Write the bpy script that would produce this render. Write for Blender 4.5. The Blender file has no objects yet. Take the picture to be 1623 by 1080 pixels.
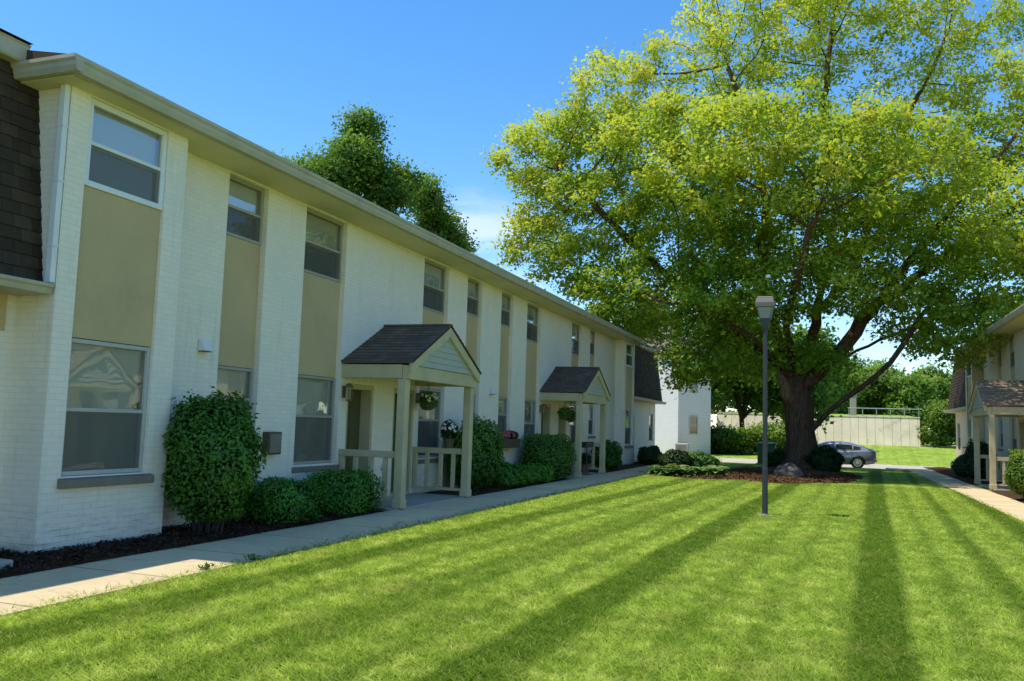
import bpy, bmesh, math, random
import numpy as np
from mathutils import Vector, Matrix

random.seed(11)
rng = np.random.default_rng(11)
sc = bpy.context.scene
COL = sc.collection
PI = math.pi

# ------------------------------------------------------------------ materials
def new_mat(name):
    m = bpy.data.materials.new(name); m.use_nodes = True
    nt = m.node_tree; nt.nodes.clear()
    out = nt.nodes.new('ShaderNodeOutputMaterial')
    return m, nt, out

class NT:
    def __init__(s, nt): s.nt = nt
    def n(s, t, **kw):
        x = s.nt.nodes.new(t)
        for k, v in kw.items(): setattr(x, k, v)
        return x
    def l(s, a, b): s.nt.links.new(a, b)
    def val(s, sock, v):
        if hasattr(v, 'links'): s.l(v, sock)
        else: sock.default_value = v
    def math(s, op, a, b=None, c=None, clamp=False):
        x = s.n('ShaderNodeMath', operation=op); x.use_clamp = clamp
        s.val(x.inputs[0], a)
        if b is not None: s.val(x.inputs[1], b)
        if c is not None: s.val(x.inputs[2], c)
        return x.outputs[0]
    def mix(s, f, a, b, bt='MIX'):
        x = s.n('ShaderNodeMix', data_type='RGBA', blend_type=bt)
        s.val(x.inputs[0], f); s.val(x.inputs[6], a); s.val(x.inputs[7], b)
        return x.outputs[2]
    def noise(s, vec, scale, detail=4, rough=.55, dist=0.):
        x = s.n('ShaderNodeTexNoise')
        if vec is not None: s.l(vec, x.inputs['Vector'])
        x.inputs['Scale'].default_value = scale; x.inputs['Detail'].default_value = detail
        x.inputs['Roughness'].default_value = rough; x.inputs['Distortion'].default_value = dist
        return x.outputs['Fac']
    def ramp(s, f, *stops):
        x = s.n('ShaderNodeValToRGB'); cr = x.color_ramp
        while len(cr.elements) < len(stops): cr.elements.new(.5)
        for e, (p, c) in zip(cr.elements, stops):
            e.position = p; e.color = (*c, 1) if len(c) == 3 else c
        s.l(f, x.inputs[0]); return x.outputs[0]
    def maprange(s, v, a, b, c=0., d=1., smooth=False):
        x = s.n('ShaderNodeMapRange'); x.clamp = True
        if smooth: x.interpolation_type = 'SMOOTHSTEP'
        s.val(x.inputs[0], v)
        for i, q in enumerate((a, b, c, d)): x.inputs[1+i].default_value = q
        return x.outputs[0]
    def pos(s): return s.n('ShaderNodeNewGeometry').outputs['Position']
    def obj(s): return s.n('ShaderNodeTexCoord').outputs['Object']
    def sep(s, v):
        x = s.n('ShaderNodeSeparateXYZ'); s.l(v, x.inputs[0]); return x.outputs
    def comb(s, a, b, c=0.):
        x = s.n('ShaderNodeCombineXYZ')
        for i, q in enumerate((a, b, c)): s.val(x.inputs[i], q)
        return x.outputs[0]
    def bump(s, h, strength=.3, dist=.01):
        x = s.n('ShaderNodeBump'); x.inputs['Strength'].default_value = strength
        x.inputs['Distance'].default_value = dist; s.l(h, x.inputs['Height']); return x.outputs[0]
    def bsdf(s, out, col, rough=.7, normal=None, spec=.3, metal=0.):
        b = s.n('ShaderNodeBsdfPrincipled')
        s.val(b.inputs['Base Color'], col if hasattr(col, 'links') else (*col, 1))
        s.val(b.inputs['Roughness'], rough); b.inputs['Specular IOR Level'].default_value = spec
        b.inputs['Metallic'].default_value = metal
        if normal is not None: s.l(normal, b.inputs['Normal'])
        s.l(b.outputs[0], out.inputs[0]); return b

def c4(c): return (*c, 1)

def mat_paint(name, col, var=.12, rough=.6, scale=3., bump=.15, spec=.3, dirt=.0):
    m, nt, out = new_mat(name); g = NT(nt); p = g.pos()
    n1 = g.noise(p, scale, 5); n2 = g.noise(p, scale*22, 3)
    f = g.math('ADD', g.math('MULTIPLY', n1, .7), g.math('MULTIPLY', n2, .3))
    dark = tuple(x*(1-var) for x in col); lite = tuple(min(1, x*(1+var)) for x in col)
    c = g.ramp(f, (.3, dark), (.7, lite))
    if dirt:
        d = g.noise(p, 1.3, 6, .7)
        c = g.mix(g.maprange(d, .5, .75, 0, dirt), c, (.1, .09, .06, 1))
    g.bsdf(out, c, rough, g.bump(n2, bump, .004), spec); return m

def mat_brick(name='white_painted_brick', k=(1, 1, 1)):
    m, nt, out = new_mat(name); g = NT(nt); p = g.pos(); s = g.sep(p)
    u = g.math('ADD', s[0], s[1])
    b = g.n('ShaderNodeTexBrick'); b.offset = .5
    g.l(g.comb(u, s[2]), b.inputs['Vector'])
    b.inputs['Scale'].default_value = 1; b.inputs['Brick Width'].default_value = .203; b.inputs['Row Height'].default_value = .0685
    b.inputs['Mortar Size'].default_value = .006; b.inputs['Mortar Smooth'].default_value = .6; b.inputs['Bias'].default_value = 0
    
    for nm, cc in (('Color1', (.90, .80, .635)), ('Color2', (.85, .755, .60)), ('Mortar', (.78, .695, .555))): b.inputs[nm].default_value = c4(tuple(x*y for x, y in zip(cc, k)))
    big = g.noise(p, .9, 5, .6); fine = g.noise(p, 60, 3)
    c = g.mix(g.maprange(big, .35, .7, 0, .35), b.outputs['Color'], (.66, .64, .58, 1))
    # grime rising from the ground, strongest in the joints
    low = g.maprange(s[2], .05, .75, 1, 0)
    blot = g.noise(g.comb(u, g.math('MULTIPLY', s[2], 5.)), 2.6, 5, .7)
    st = g.math('MULTIPLY', low, g.maprange(blot, .46, .60, 0, 1))
    st2 = g.math('MULTIPLY', st, g.maprange(b.outputs['Fac'], 0, 1, .35, 1))
    c = g.mix(g.math('MULTIPLY', st2, .75, clamp=True), c, (.13, .13, .14, 1))
    splash = g.maprange(s[2], .0, .16, .5, 0)
    c = g.mix(splash, c, (.22, .19, .15, 1))
    run = g.noise(g.comb(g.math('MULTIPLY', u, 7.), g.math('MULTIPLY', s[2], .55)), 1., 5, .65)
    c = g.mix(g.maprange(run, .55, .75, 0, .35), c, (.50, .46, .36, 1))
    h = g.math('ADD', g.math('MULTIPLY', g.math('SUBTRACT', 1., b.outputs['Fac']), 1.), g.math('MULTIPLY', fine, .5))
    h = g.math('ADD', h, g.math('MULTIPLY', big, .8))
    g.bsdf(out, c, .62, g.bump(h, .4, .005), .3); return m

def mat_shingle(name, c1, c2, c3):
    m, nt, out = new_mat(name); g = NT(nt)
    uv = g.n('ShaderNodeUVMap').outputs[0]
    b = g.n('ShaderNodeTexBrick'); b.offset = .37; b.squash = 1.35; b.squash_frequency = 3
    g.l(uv, b.inputs['Vector']); b.inputs['Scale'].default_value = 1
    b.inputs['Brick Width'].default_value = .23; b.inputs['Row Height'].default_value = .14
    b.inputs['Mortar Size'].default_value = .004; b.inputs['Mortar Smooth'].default_value = .3
    b.inputs['Color1'].default_value = c4(c1); b.inputs['Color2'].default_value = c4(c2); b.inputs['Mortar'].default_value = (.008, .008, .008, 1)
    n = g.noise(uv, 3, 5); f = g.noise(uv, 150, 2)
    c = g.mix(g.maprange(n, .4, .65, 0, .6), b.outputs['Color'], c4(c3))
    c = g.mix(g.maprange(f, .3, .7, 0, .35), c, c4(tuple(x*2.2 for x in c2)))
    h = g.math('ADD', g.math('SUBTRACT', 1., b.outputs['Fac']), g.math('MULTIPLY', f, .5))
    g.bsdf(out, c, .92, g.bump(h, .6, .006), .15); return m

def mat_concrete(name, col, joint=None, dirt=.3):
    m, nt, out = new_mat(name); g = NT(nt); p = g.pos(); s = g.sep(p)
    n = g.noise(p, .8, 6, .65); f = g.noise(p, 70, 3); mm = g.noise(p, 9, 4)
    c = g.ramp(n, (.3, tuple(x*.82 for x in col)), (.7, tuple(x*1.08 for x in col)))
    c = g.mix(g.maprange(mm, .5, .75, 0, dirt), c, c4(tuple(x*.55 for x in col)))
    c = g.mix(g.maprange(f, .35, .75, 0, .3), c, c4(tuple(x*.7 for x in col)))
    h = g.math('MULTIPLY', f, .6)
    if joint:
        ax, per = joint
        fr = g.math('ABSOLUTE', g.math('SUBTRACT', g.math('FRACT', g.math('DIVIDE', s[ax], per)), .5))
        j = g.maprange(fr, .0, .022/per*1., 1, 0)
        c = g.mix(g.math('MULTIPLY', j, .85), c, (.07, .06, .04, 1)); h = g.math('SUBTRACT', h, j)
        vo = g.n('ShaderNodeTexVoronoi', feature='DISTANCE_TO_EDGE'); vo.inputs['Scale'].default_value = .55; g.l(g.comb(g.math('ADD', s[0], g.math('MULTIPLY', n, .8)), g.math('ADD', s[1], g.math('MULTIPLY', mm, .35))), vo.inputs['Vector'])
        c = g.mix(g.math('MULTIPLY', g.maprange(vo.outputs['Distance'], 0, .006, 1, 0), .45), c, (.10, .085, .06, 1))
    g.bsdf(out, c, .85, g.bump(h, .4, .006), .2); return m

def stripe_fac(g, p):
    # mower lanes: bands of blades bent one way or the other, slightly skew to the walk
    s = g.sep(p)
    wob = g.noise(p, .35, 2)
    q = g.math('SUBTRACT', s[0], g.math('MULTIPLY', g.math('SUBTRACT', s[1], 10.), .045))
    q = g.math('ADD', q, g.math('MULTIPLY', g.math('SUBTRACT', wob, .5), .16))
    tot = None
    for c0, w, a in ((-5.05, .22, .85), (-4.2, .16, .35), (-3.4, .26, .6), (-2.6, .12, .3), (-1.9, .24, 1.1), (-1.0, .2, .26), (-.4, .10, .2), (.47, .21, 1.15), (1.10, .11, .36), (1.70, .15, .55), (2.2, .1, .25), (2.75, .22, .9), (-6.3, .3, .3), (4.6, .4, .7)):
        d = g.math('DIVIDE', g.math('SUBTRACT', q, c0), w)
        d2 = g.math('MULTIPLY', d, d)
        e = g.math('MULTIPLY', g.math('POWER', 2.718, g.math('MULTIPLY', g.math('MULTIPLY', d2, d2), -.7)), a)
        tot = e if tot is None else g.math('ADD', tot, e)
    fine = g.math('MULTIPLY', g.math('SINE', g.math('MULTIPLY', q, 11.5)), .15)
    brk = g.maprange(g.noise(p, 1.7, 5, .6), .30, .62, .72, 1.12)
    return g.math('MULTIPLY', g.math('ADD', tot, fine), brk)

def lawn_colour(g, p, gain=1.):
    st = stripe_fac(g, p)
    n1 = g.noise(p, .55, 5, .6); n2 = g.noise(p, 3.2, 5, .65); n3 = g.noise(p, 26, 3, .6)
    k = lambda c: tuple(x*gain for x in c)
    light = g.ramp(n2, (.30, k((.185, .305, .030))), (.5, k((.355, .475, .066))), (.68, k((.545, .625, .14))))
    dark = g.ramp(n2, (.3, k((.055, .125, .008))), (.7, k((.125, .215, .018))))
    c = g.mix(g.math('MULTIPLY', g.maprange(st, .10, .80, 0, .95), g.maprange(g.sep(p)[1], 44, 47, 1, .25)), light, dark)
    c = g.mix(g.maprange(n1, .48, .68, 0, .6), c, c4(k((.125, .215, .018))))
    mott = g.noise(p, 6.5, 4, .6)
    c = g.mix(g.maprange(mott, .38, .60, .42, 0), c, c4(k((.10, .175, .014))))
    dry = g.math('MULTIPLY', g.maprange(g.noise(p, 1.1, 6, .7), .56, .70, 0, 1), g.maprange(n3, .35, .6, .2, 1))
    c = g.mix(g.math('MULTIPLY', dry, .6), c, c4(k((.40, .36, .11))))
    c = g.mix(g.maprange(n3, .3, .7, .35, 0), c, c4(k((.04, .07, .012))))
    return c, n3

def mat_lawn():
    m, nt, out = new_mat('mown_lawn'); g = NT(nt); p = g.pos()
    c, n3 = lawn_colour(g, p, 1.15)
    n4 = g.noise(p, 90, 3)
    g.bsdf(out, c, .95, g.bump(g.math('ADD', n3, n4), .8, .03), .05); return m

def mat_blades():
    m, nt, out = new_mat('grass_blades'); g = NT(nt); p = g.pos()
    c, _ = lawn_colour(g, p, 1.9)
    a = g.n('ShaderNodeAttribute', attribute_name='tint').outputs['Fac']
    c = g.mix(g.maprange(a, 0, 1, .55, 0), c, (.05, .085, .012, 1))
    c = g.mix(g.maprange(a, .86, 1, 0, .6), c, (.55, .50, .22, 1))
    d = g.n('ShaderNodeBsdfDiffuse'); t = g.n('ShaderNodeBsdfTranslucent')
    g.l(c, d.inputs[0]); g.l(c, t.inputs[0])
    mx = g.n('ShaderNodeMixShader'); mx.inputs[0].default_value = .42
    g.l(d.outputs[0], mx.inputs[1]); g.l(t.outputs[0], mx.inputs[2]); g.l(mx.outputs[0], out.inputs[0]); return m

def mat_leaf(name, dark, mid, light, trans=.4, accent=None, nscale=.5):
    m, nt, out = new_mat(name); g = NT(nt); p = g.pos()
    a = g.n('ShaderNodeAttribute', attribute_name='tint').outputs['Fac']
    n = g.noise(p, nscale, 3)
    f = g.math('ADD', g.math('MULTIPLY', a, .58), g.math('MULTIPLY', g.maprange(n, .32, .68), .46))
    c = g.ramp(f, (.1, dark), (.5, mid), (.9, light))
    if accent:
        n2 = g.noise(p, 1.3, 4)
        c = g.mix(g.math('MULTIPLY', g.maprange(n2, .52, .66), g.maprange(a, .5, .85, 0, .7)), c, c4(accent))
    d = g.n('ShaderNodeBsdfPrincipled'); d.inputs['Roughness'].default_value = .5; d.inputs['Specular IOR Level'].default_value = .25
    g.l(c, d.inputs['Base Color'])
    t = g.n('ShaderNodeBsdfTranslucent'); g.l(g.mix(1., c, (1.25, 1.15, .55, 1), 'MULTIPLY'), t.inputs[0])
    mx = g.n('ShaderNodeMixShader'); mx.inputs[0].default_value = trans
    g.l(d.outputs[0], mx.inputs[1]); g.l(t.outputs[0], mx.inputs[2]); g.l(mx.outputs[0], out.inputs[0]); return m

def mat_bark(name, c1, c2):
    m, nt, out = new_mat(name); g = NT(nt); p = g.pos(); s = g.sep(p)
    v = g.comb(g.math('MULTIPLY', s[0], 6.), g.math('MULTIPLY', s[1], 6.), g.math('MULTIPLY', s[2], 1.1))
    n = g.noise(v, 2.2, 6, .7, 1.); f = g.noise(p, 40, 3)
    c = g.ramp(g.math('ADD', g.math('MULTIPLY', n, .8), g.math('MULTIPLY', f, .2)), (.35, c1), (.65, c2))
    g.bsdf(out, c, .95, g.bump(n, 1., .06), .1); return m

def mat_glass():
    m, nt, out = new_mat('window_glass'); g = NT(nt)
    fr = g.n('ShaderNodeFresnel'); fr.inputs[0].default_value = 1.75
    f = g.math('ADD', g.math('MULTIPLY', fr.outputs[0], 1.7), .07, clamp=True)
    n = g.noise(g.obj(), 1.1, 2); bp = g.bump(n, .12, .05)
    t = g.n('ShaderNodeBsdfTransparent'); t.inputs[0].default_value = (.95, .975, .97, 1)
    q = g.n('ShaderNodeBsdfGlossy'); q.inputs['Roughness'].default_value = .015; q.inputs[0].default_value = (.92, .97, 1, 1); g.l(bp, q.inputs['Normal'])
    mx = g.n('ShaderNodeMixShader'); g.l(f, mx.inputs[0]); g.l(t.outputs[0], mx.inputs[1]); g.l(q.outputs[0], mx.inputs[2])
    g.l(mx.outputs[0], out.inputs[0]); return m

def mat_screen():
    m, nt, out = new_mat('insect_screen'); g = NT(nt)
    t = g.n('ShaderNodeBsdfTransparent'); d = g.n('ShaderNodeBsdfDiffuse'); d.inputs[0].default_value = (.15, .145, .125, 1)
    mx = g.n('ShaderNodeMixShader'); mx.inputs[0].default_value = .58
    g.l(t.outputs[0], mx.inputs[1]); g.l(d.outputs[0], mx.inputs[2]); g.l(mx.outputs[0], out.inputs[0]); return m

def mat_mulch(name, a, b):
    m, nt, out = new_mat(name); g = NT(nt); p = g.pos()
    n = g.noise(p, 14, 6, .75, .6); n2 = g.noise(p, 1.4, 4)
    c = g.ramp(n, (.3, tuple(x*.4 for x in a)), (.55, a), (.72, b))
    c = g.mix(g.maprange(n2, .45, .65, 0, .5), c, c4(tuple(x*.5 for x in a)))
    g.bsdf(out, c, .95, g.bump(n, 1., .05), .05); return m

M = {}
M['brick'] = mat_brick(); M['brick_tinted'] = mat_brick('tinted_brick', (.86, .76, .60))  # right building: same brick, its colours scaled darker and warmer
M['panel'] = mat_paint('olive_beige_panel', (.53, .39, .195), .10, .6, 1.2, .08, dirt=.10)
M['trim'] = mat_paint('beige_trim', (.53, .45, .265), .12, .6, 2.5, .1, dirt=.3)
M['soffit'] = mat_paint('cream_soffit', (.70, .60, .33), .06, .6, 2., .05)
M['gutter'] = mat_paint('pale_gutter', (.46, .41, .295), .10, .45, 2.5, .05, dirt=.38)
M['white_metal'] = mat_paint('white_metal', (.74, .74, .72), .06, .4, 4, .05)
M['frame'] = mat_paint('window_frame', (.46, .45, .39), .08, .4, 4, .05, dirt=.1)
M['frame_dull'] = mat_paint('dull_window_frame', (.36, .335, .265), .08, .45, 4, .05, dirt=.1)
M['sill'] = mat_paint('sill_stone', (.22, .185, .14), .15, .8, 8, .2)
M['blind'] = mat_paint('window_blind', (.80, .79, .72), .03, .7, 2, .02)
M['curtain'] = mat_paint('curtain', (.66, .62, .50), .08, .8, 5, .1)
M['room'] = mat_paint('dark_room', (.03, .03, .032), .2, .9, 2, 0)
M['door'] = mat_paint('olive_door', (.085, .085, .035), .08, .45, 3, .05)
M['door_dark'] = mat_paint('dark_door', (.05, .042, .03), .08, .5, 3, .05)
M['siding'] = mat_paint('pale_siding', (.42, .43, .345), .05, .55, 3, .05)
M['roof_mans'] = mat_shingle('brown_shingle', (.095, .066, .040), (.036, .026, .017), (.026, .020, .014))
M['roof_porch'] = mat_shingle('charcoal_shingle', (.175, .130, .095), (.095, .070, .052), (.065, .050, .040))
M['roof_tan'] = mat_shingle('weathered_shingle', (.36, .26, .18), (.21, .15, .105), (.14, .10, .075))
M['walk'] = mat_concrete('walk_concrete', (.68, .54, .325), (1, 1.52))
M['slab'] = mat_concrete('slab_concrete', (.42, .39, .32))
M['drive'] = mat_concrete('drive_concrete', (.52, .47, .38), (0, 4.), .2)
M['retain'] = mat_concrete('retaining_concrete', (.84, .74, .56), (0, .62), .15)
M['lawn'] = mat_lawn()
M['blades'] = mat_blades()
M['mulch'] = mat_mulch('dark_mulch', (.095, .055, .034), (.21, .135, .085))
M['mulch_tan'] = mat_mulch('wood_chip_mulch', (.17, .095, .045), (.36, .23, .12))
M['glass'] = mat_glass(); M['screen'] = mat_screen()
M['black_metal'] = mat_paint('black_metal', (.022, .022, .024), .2, .45, 6, .05, .5)
M['grey_metal'] = mat_paint('grey_metal', (.16, .165, .17), .1, .5, 6, .05, .5)
M['lamp_pole'] = mat_paint('weathered_pole', (.040, .042, .045), .2, .5, 6, .05, .5); M['lamp_cap'] = mat_paint('tan_cap', (.19, .165, .14), .1, .5, 6)
M['lamp_glass'] = mat_paint('frosted_lamp_glass', (.28, .275, .25), .05, .3, 6, .02, .5)
M['amber_glass'] = mat_paint('amber_glass', (.30, .22, .10), .1, .15, 6, 0, .6)
M['brass'] = mat_paint('aged_brass', (.14, .10, .045), .2, .4, 6, .05, .5)
M['bark'] = mat_bark('maple_bark', (.040, .022, .014), (.21, .125, .078))
M['bark_pale'] = mat_bark('torn_wood', (.09, .05, .03), (.38, .23, .13))
M['bark_grey'] = mat_bark('grey_bark', (.03, .027, .022), (.12, .10, .08))
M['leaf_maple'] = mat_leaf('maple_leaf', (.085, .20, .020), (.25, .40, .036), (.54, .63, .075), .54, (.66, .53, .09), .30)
M['leaf_bush'] = mat_leaf('bush_leaf', (.028, .075, .012), (.072, .18, .020), (.16, .32, .035), .25)
M['leaf_hedge'] = mat_leaf('hedge_leaf', (.022, .065, .010), (.06, .19, .016), (.14, .38, .03), .2)
M['leaf_bg'] = mat_leaf('tree_leaf', (.035, .10, .018), (.11, .23, .03), (.27, .40, .055), .45)
M['leaf_bright'] = mat_leaf('fresh_leaf', (.04, .09, .012), (.11, .20, .025), (.22, .33, .05), .4)
M['leaf_hosta'] = mat_leaf('hosta_leaf', (.05, .11, .03), (.12, .22, .06), (.30, .40, .14), .3)
M['leaf_dark'] = mat_leaf('dark_leaf', (.010, .026, .007), (.022, .055, .010), (.045, .09, .015), .2)
M['petal_white'] = mat_paint('white_petal', (.75, .74, .70), .1, .7)
M['petal_pink'] = mat_paint('pink_petal', (.55, .12, .14), .2, .7)
M['clay'] = mat_paint('clay_pot', (.23, .12, .07), .15, .8, 6)
M['planter'] = mat_paint('brown_planter', (.12, .085, .05), .15, .8, 6)
M['rock'] = mat_paint('boulder_stone', (.12, .11, .095), .35, .9, 5, 1., .2, .4)
M['green_box'] = mat_paint('green_enamel', (.06, .17, .08), .08, .5, 3)
def mat_siding():
    m, nt, out = new_mat('white_siding'); g = NT(nt); p = g.pos(); s = g.sep(p)
    f = g.math('FRACT', g.math('DIVIDE', s[2], .16)); e = g.maprange(f, 0, .16, 1, 0)
    c = g.mix(g.maprange(g.noise(p, 1.2, 5), .35, .7, 0, .3), (.70, .70, .67, 1), (.55, .54, .49, 1))
    c = g.mix(g.math('MULTIPLY', e, .55), c, (.30, .30, .29, 1))
    g.bsdf(out, c, .6, g.bump(f, .4, .02), .3); return m
M['white_wall'] = mat_siding()
M['roof_grey'] = mat_paint('grey_roof', (.16, .13, .11), .2, .9, 4, .2)
M['rubber'] = mat_paint('rubber', (.018, .018, .018), .1, .8)
M['alloy'] = mat_paint('alloy_rim', (.55, .55, .56), .05, .35, 6, 0, .6)
M['red_lens'] = mat_paint('red_lens', (.25, .01, .01), .05, .2, 6, 0, .6)
M['steel_rail'] = mat_paint('blue_grey_rail', (.30, .36, .38), .1, .5)
def mat_car():
    m, nt, out = new_mat('car_paint'); g = NT(nt)
    b = g.bsdf(out, (.24, .265, .33), .35, None, .5, .35); b.inputs['Coat Weight'].default_value = 1; b.inputs['Coat Roughness'].default_value = .05
    return m
M['car'] = mat_car()
def mat_carglass():
    m, nt, out = new_mat('car_glass'); g = NT(nt)
    b = g.bsdf(out, (.02, .028, .03), .04, None, .8); b.inputs['Coat Weight'].default_value = .6; return m
M['car_glass'] = mat_carglass()

# ------------------------------------------------------------------ mesh helper
class MB:
    def __init__(s): s.v = []; s.f = []; s.uv = {}
    def quad(s, a, b, c, d, uv=None):
        i = len(s.v); s.v += [tuple(a), tuple(b), tuple(c), tuple(d)]; s.f.append((i, i+1, i+2, i+3))
        if uv: s.uv[len(s.f)-1] = uv
    def poly(s, pts):
        i = len(s.v); s.v += [tuple(p) for p in pts]; s.f.append(tuple(range(i, i+len(pts))))
    def box(s, lo, hi):
        x0, y0, z0 = [min(a, b) for a, b in zip(lo, hi)]; x1, y1, z1 = [max(a, b) for a, b in zip(lo, hi)]
        i = len(s.v)
        s.v += [(x0,y0,z0),(x1,y0,z0),(x1,y1,z0),(x0,y1,z0),(x0,y0,z1),(x1,y0,z1),(x1,y1,z1),(x0,y1,z1)]
        s.f += [tuple(i+k for k in q) for q in ((3,2,1,0),(4,5,6,7),(0,1,5,4),(1,2,6,5),(2,3,7,6),(3,0,4,7))]
    def prism(s, pts, d):
        # closed polygon pts extruded by vector d
        n = len(pts); i = len(s.v); d = Vector(d)
        s.v += [tuple(p) for p in pts] + [tuple(Vector(p)+d) for p in pts]
        s.f.append(tuple(range(i+n-1, i-1, -1))); s.f.append(tuple(range(i+n, i+2*n)))
        for k in range(n):
            j = (k+1) % n; s.f.append((i+k, i+j, i+n+j, i+n+k))
    def tube(s, pts, rad, n=8, cap=True):
        pts = [Vector(p) for p in pts]
        if not hasattr(rad, '__len__'): rad = [rad]*len(pts)
        rings = []; prev = None
        for k, p in enumerate(pts):
            t = (pts[min(k+1, len(pts)-1)] - pts[max(k-1, 0)])
            if t.length < 1e-9: t = Vector((0,0,1))
            t.normalize()
            a = prev - t*prev.dot(t) if prev is not None else (Vector((1,0,0)) if abs(t.x) < .8 else Vector((0,1,0)))
            a = a - t*a.dot(t); a.normalize(); prev = a; b = t.cross(a)
            i = len(s.v); rings.append(i)
            for q in range(n):
                th = 2*PI*q/n; s.v.append(tuple(p + (a*math.cos(th)+b*math.sin(th))*rad[k]))
        for k in range(len(rings)-1):
            for q in range(n):
                r = (q+1) % n; s.f.append((rings[k]+q, rings[k]+r, rings[k+1]+r, rings[k+1]+q))
        if cap:
            s.f.append(tuple(rings[0]+q for q in reversed(range(n)))); s.f.append(tuple(rings[-1]+q for q in range(n)))
    def lathe(s, c, prof, n=16):
        c = Vector(c); rings = []
        for r, z in prof:
            rings.append(len(s.v))
            for q in range(n):
                th = 2*PI*q/n; s.v.append((c.x+r*math.cos(th), c.y+r*math.sin(th), c.z+z))
        for k in range(len(rings)-1):
            for q in range(n):
                r = (q+1) % n; s.f.append((rings[k]+q, rings[k]+r, rings[k+1]+r, rings[k+1]+q))
        s.f.append(tuple(rings[0]+q for q in reversed(range(n)))); s.f.append(tuple(rings[-1]+q for q in range(n)))
    def courses(s, a, b, c, d, pitch=.14, th=.012):
        # roof slope a-b (eave) to d-c (top) laid in overlapping courses, with UVs in metres
        a, b, c, d = map(Vector, (a, b, c, d)); nrm = (b-a).cross(d-a).normalized()
        L = ((d-a).length+(c-b).length)/2; W = (b-a).length; n = max(1, round(L/pitch)); ou = random.random()*9
        for k in range(n):
            t0, t1 = k/n, (k+1)/n
            p0 = a.lerp(d, t0)+nrm*th; p1 = b.lerp(c, t0)+nrm*th; p2 = b.lerp(c, t1); p3 = a.lerp(d, t1)
            v0, v1 = k*.14+.003, k*.14+.137
            s.quad(p0, p1, p2, p3, [(ou, v0), (ou+W, v0), (ou+W, v1), (ou, v1)])
            q0 = a.lerp(d, t0)-nrm*.004; q1 = b.lerp(c, t0)-nrm*.004
            s.quad(q0, q1, p1, p0, [(ou, v0), (ou+W, v0), (ou+W, v0+.002), (ou, v0+.002)])
    def build(s, name, mat, parent=None, bevel=0., smooth=False):
        me = bpy.data.meshes.new(name); me.from_pydata(s.v, [], s.f)
        if s.uv:
            uvl = me.uv_layers.new(name='UVMap')
            for pi, p in enumerate(me.polygons):
                if pi in s.uv:
                    for li, u in zip(p.loop_indices, s.uv[pi]): uvl.data[li].uv = u
        me.materials.append(mat if not isinstance(mat, str) else M[mat])
        if smooth: me.polygons.foreach_set('use_smooth', [True]*len(me.polygons))
        me.update(); o = bpy.data.objects.new(name, me); COL.objects.link(o)
        if parent is not None: put(o, parent)
        if bevel:
            bm = bmesh.new(); bm.from_mesh(me)
            bmesh.ops.recalc_face_normals(bm, faces=bm.faces)
            bmesh.ops.bevel(bm, geom=[e for e in bm.edges if len(e.link_faces) == 2 and e.calc_face_angle(0) > .5], offset=bevel, segments=1, affect='EDGES', clamp_overlap=True)
            bm.to_mesh(me); bm.free(); me.update()
        return o

def wloc(o):
    l = o.location.copy()
    if o.parent is not None: l = l + o.matrix_parent_inverse.translation + wloc(o.parent)
    return l
def put(o, parent):
    o.parent = parent; o.matrix_parent_inverse = Matrix.Translation(-wloc(parent))

def tag(o, label, cat, group=None):
    o['label'] = label; o['category'] = cat
    if group: o['group'] = group
    return o
def thing(name, label, cat, loc=(0,0,0), group=None):
    o = bpy.data.objects.new(name, None); o.empty_display_size = .2; o.location = loc; COL.objects.link(o)
    return tag(o, label, cat, group)
def struct(o): o['kind'] = 'structure'; return o
def stuff(o): o['kind'] = 'stuff'; return o

def np_mesh(name, verts, faces_n, mat, tint=None, parent=None):
    # verts (N*k,3) as N separate faces of faces_n corners
    me = bpy.data.meshes.new(name); n = len(verts)//faces_n
    me.vertices.add(len(verts)); me.vertices.foreach_set('co', np.ascontiguousarray(verts, dtype=np.float32).ravel())
    me.loops.add(len(verts)); me.loops.foreach_set('vertex_index', np.arange(len(verts), dtype=np.int32))
    me.polygons.add(n); me.polygons.foreach_set('loop_start', np.arange(0, n*faces_n, faces_n, dtype=np.int32))
    me.polygons.foreach_set('loop_total', np.full(n, faces_n, dtype=np.int32))
    if tint is not None:
        at = me.attributes.new('tint', 'FLOAT', 'POINT'); at.data.foreach_set('value', np.repeat(tint, faces_n).astype(np.float32))
    me.materials.append(M[mat] if isinstance(mat, str) else mat); me.update(calc_edges=True)
    o = bpy.data.objects.new(name, me); COL.objects.link(o)
    if parent is not None: put(o, parent)
    return o

def leaves(cent, size, up=None, flat=.5, asp=.62, droop=0.):
    """leaf blades (4 corners, kite-shaped) at centres cent; size array; up = preferred normals"""
    n = len(cent); a = rng.normal(size=(n, 3)); a /= np.linalg.norm(a, axis=1)[:, None]
    nrm = rng.normal(size=(n, 3))
    if up is not None: nrm = nrm*(1-flat) + up*flat*1.6
    nrm /= np.linalg.norm(nrm, axis=1)[:, None] + 1e-9
    a = a - nrm*(a*nrm).sum(1)[:, None]
    a[:, 2] -= droop; a = a - nrm*(a*nrm).sum(1)[:, None]
    a /= np.linalg.norm(a, axis=1)[:, None] + 1e-9
    b = np.cross(nrm, a); s = size[:, None]
    v = np.empty((n, 4, 3))
    v[:, 0] = cent - a*s*.5; v[:, 2] = cent + a*s*.5
    v[:, 1] = cent + b*s*.5*asp - a*s*.06 + nrm*s*.10; v[:, 3] = cent - b*s*.5*asp - a*s*.06 + nrm*s*.10
    return v.reshape(-1, 3)

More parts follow.
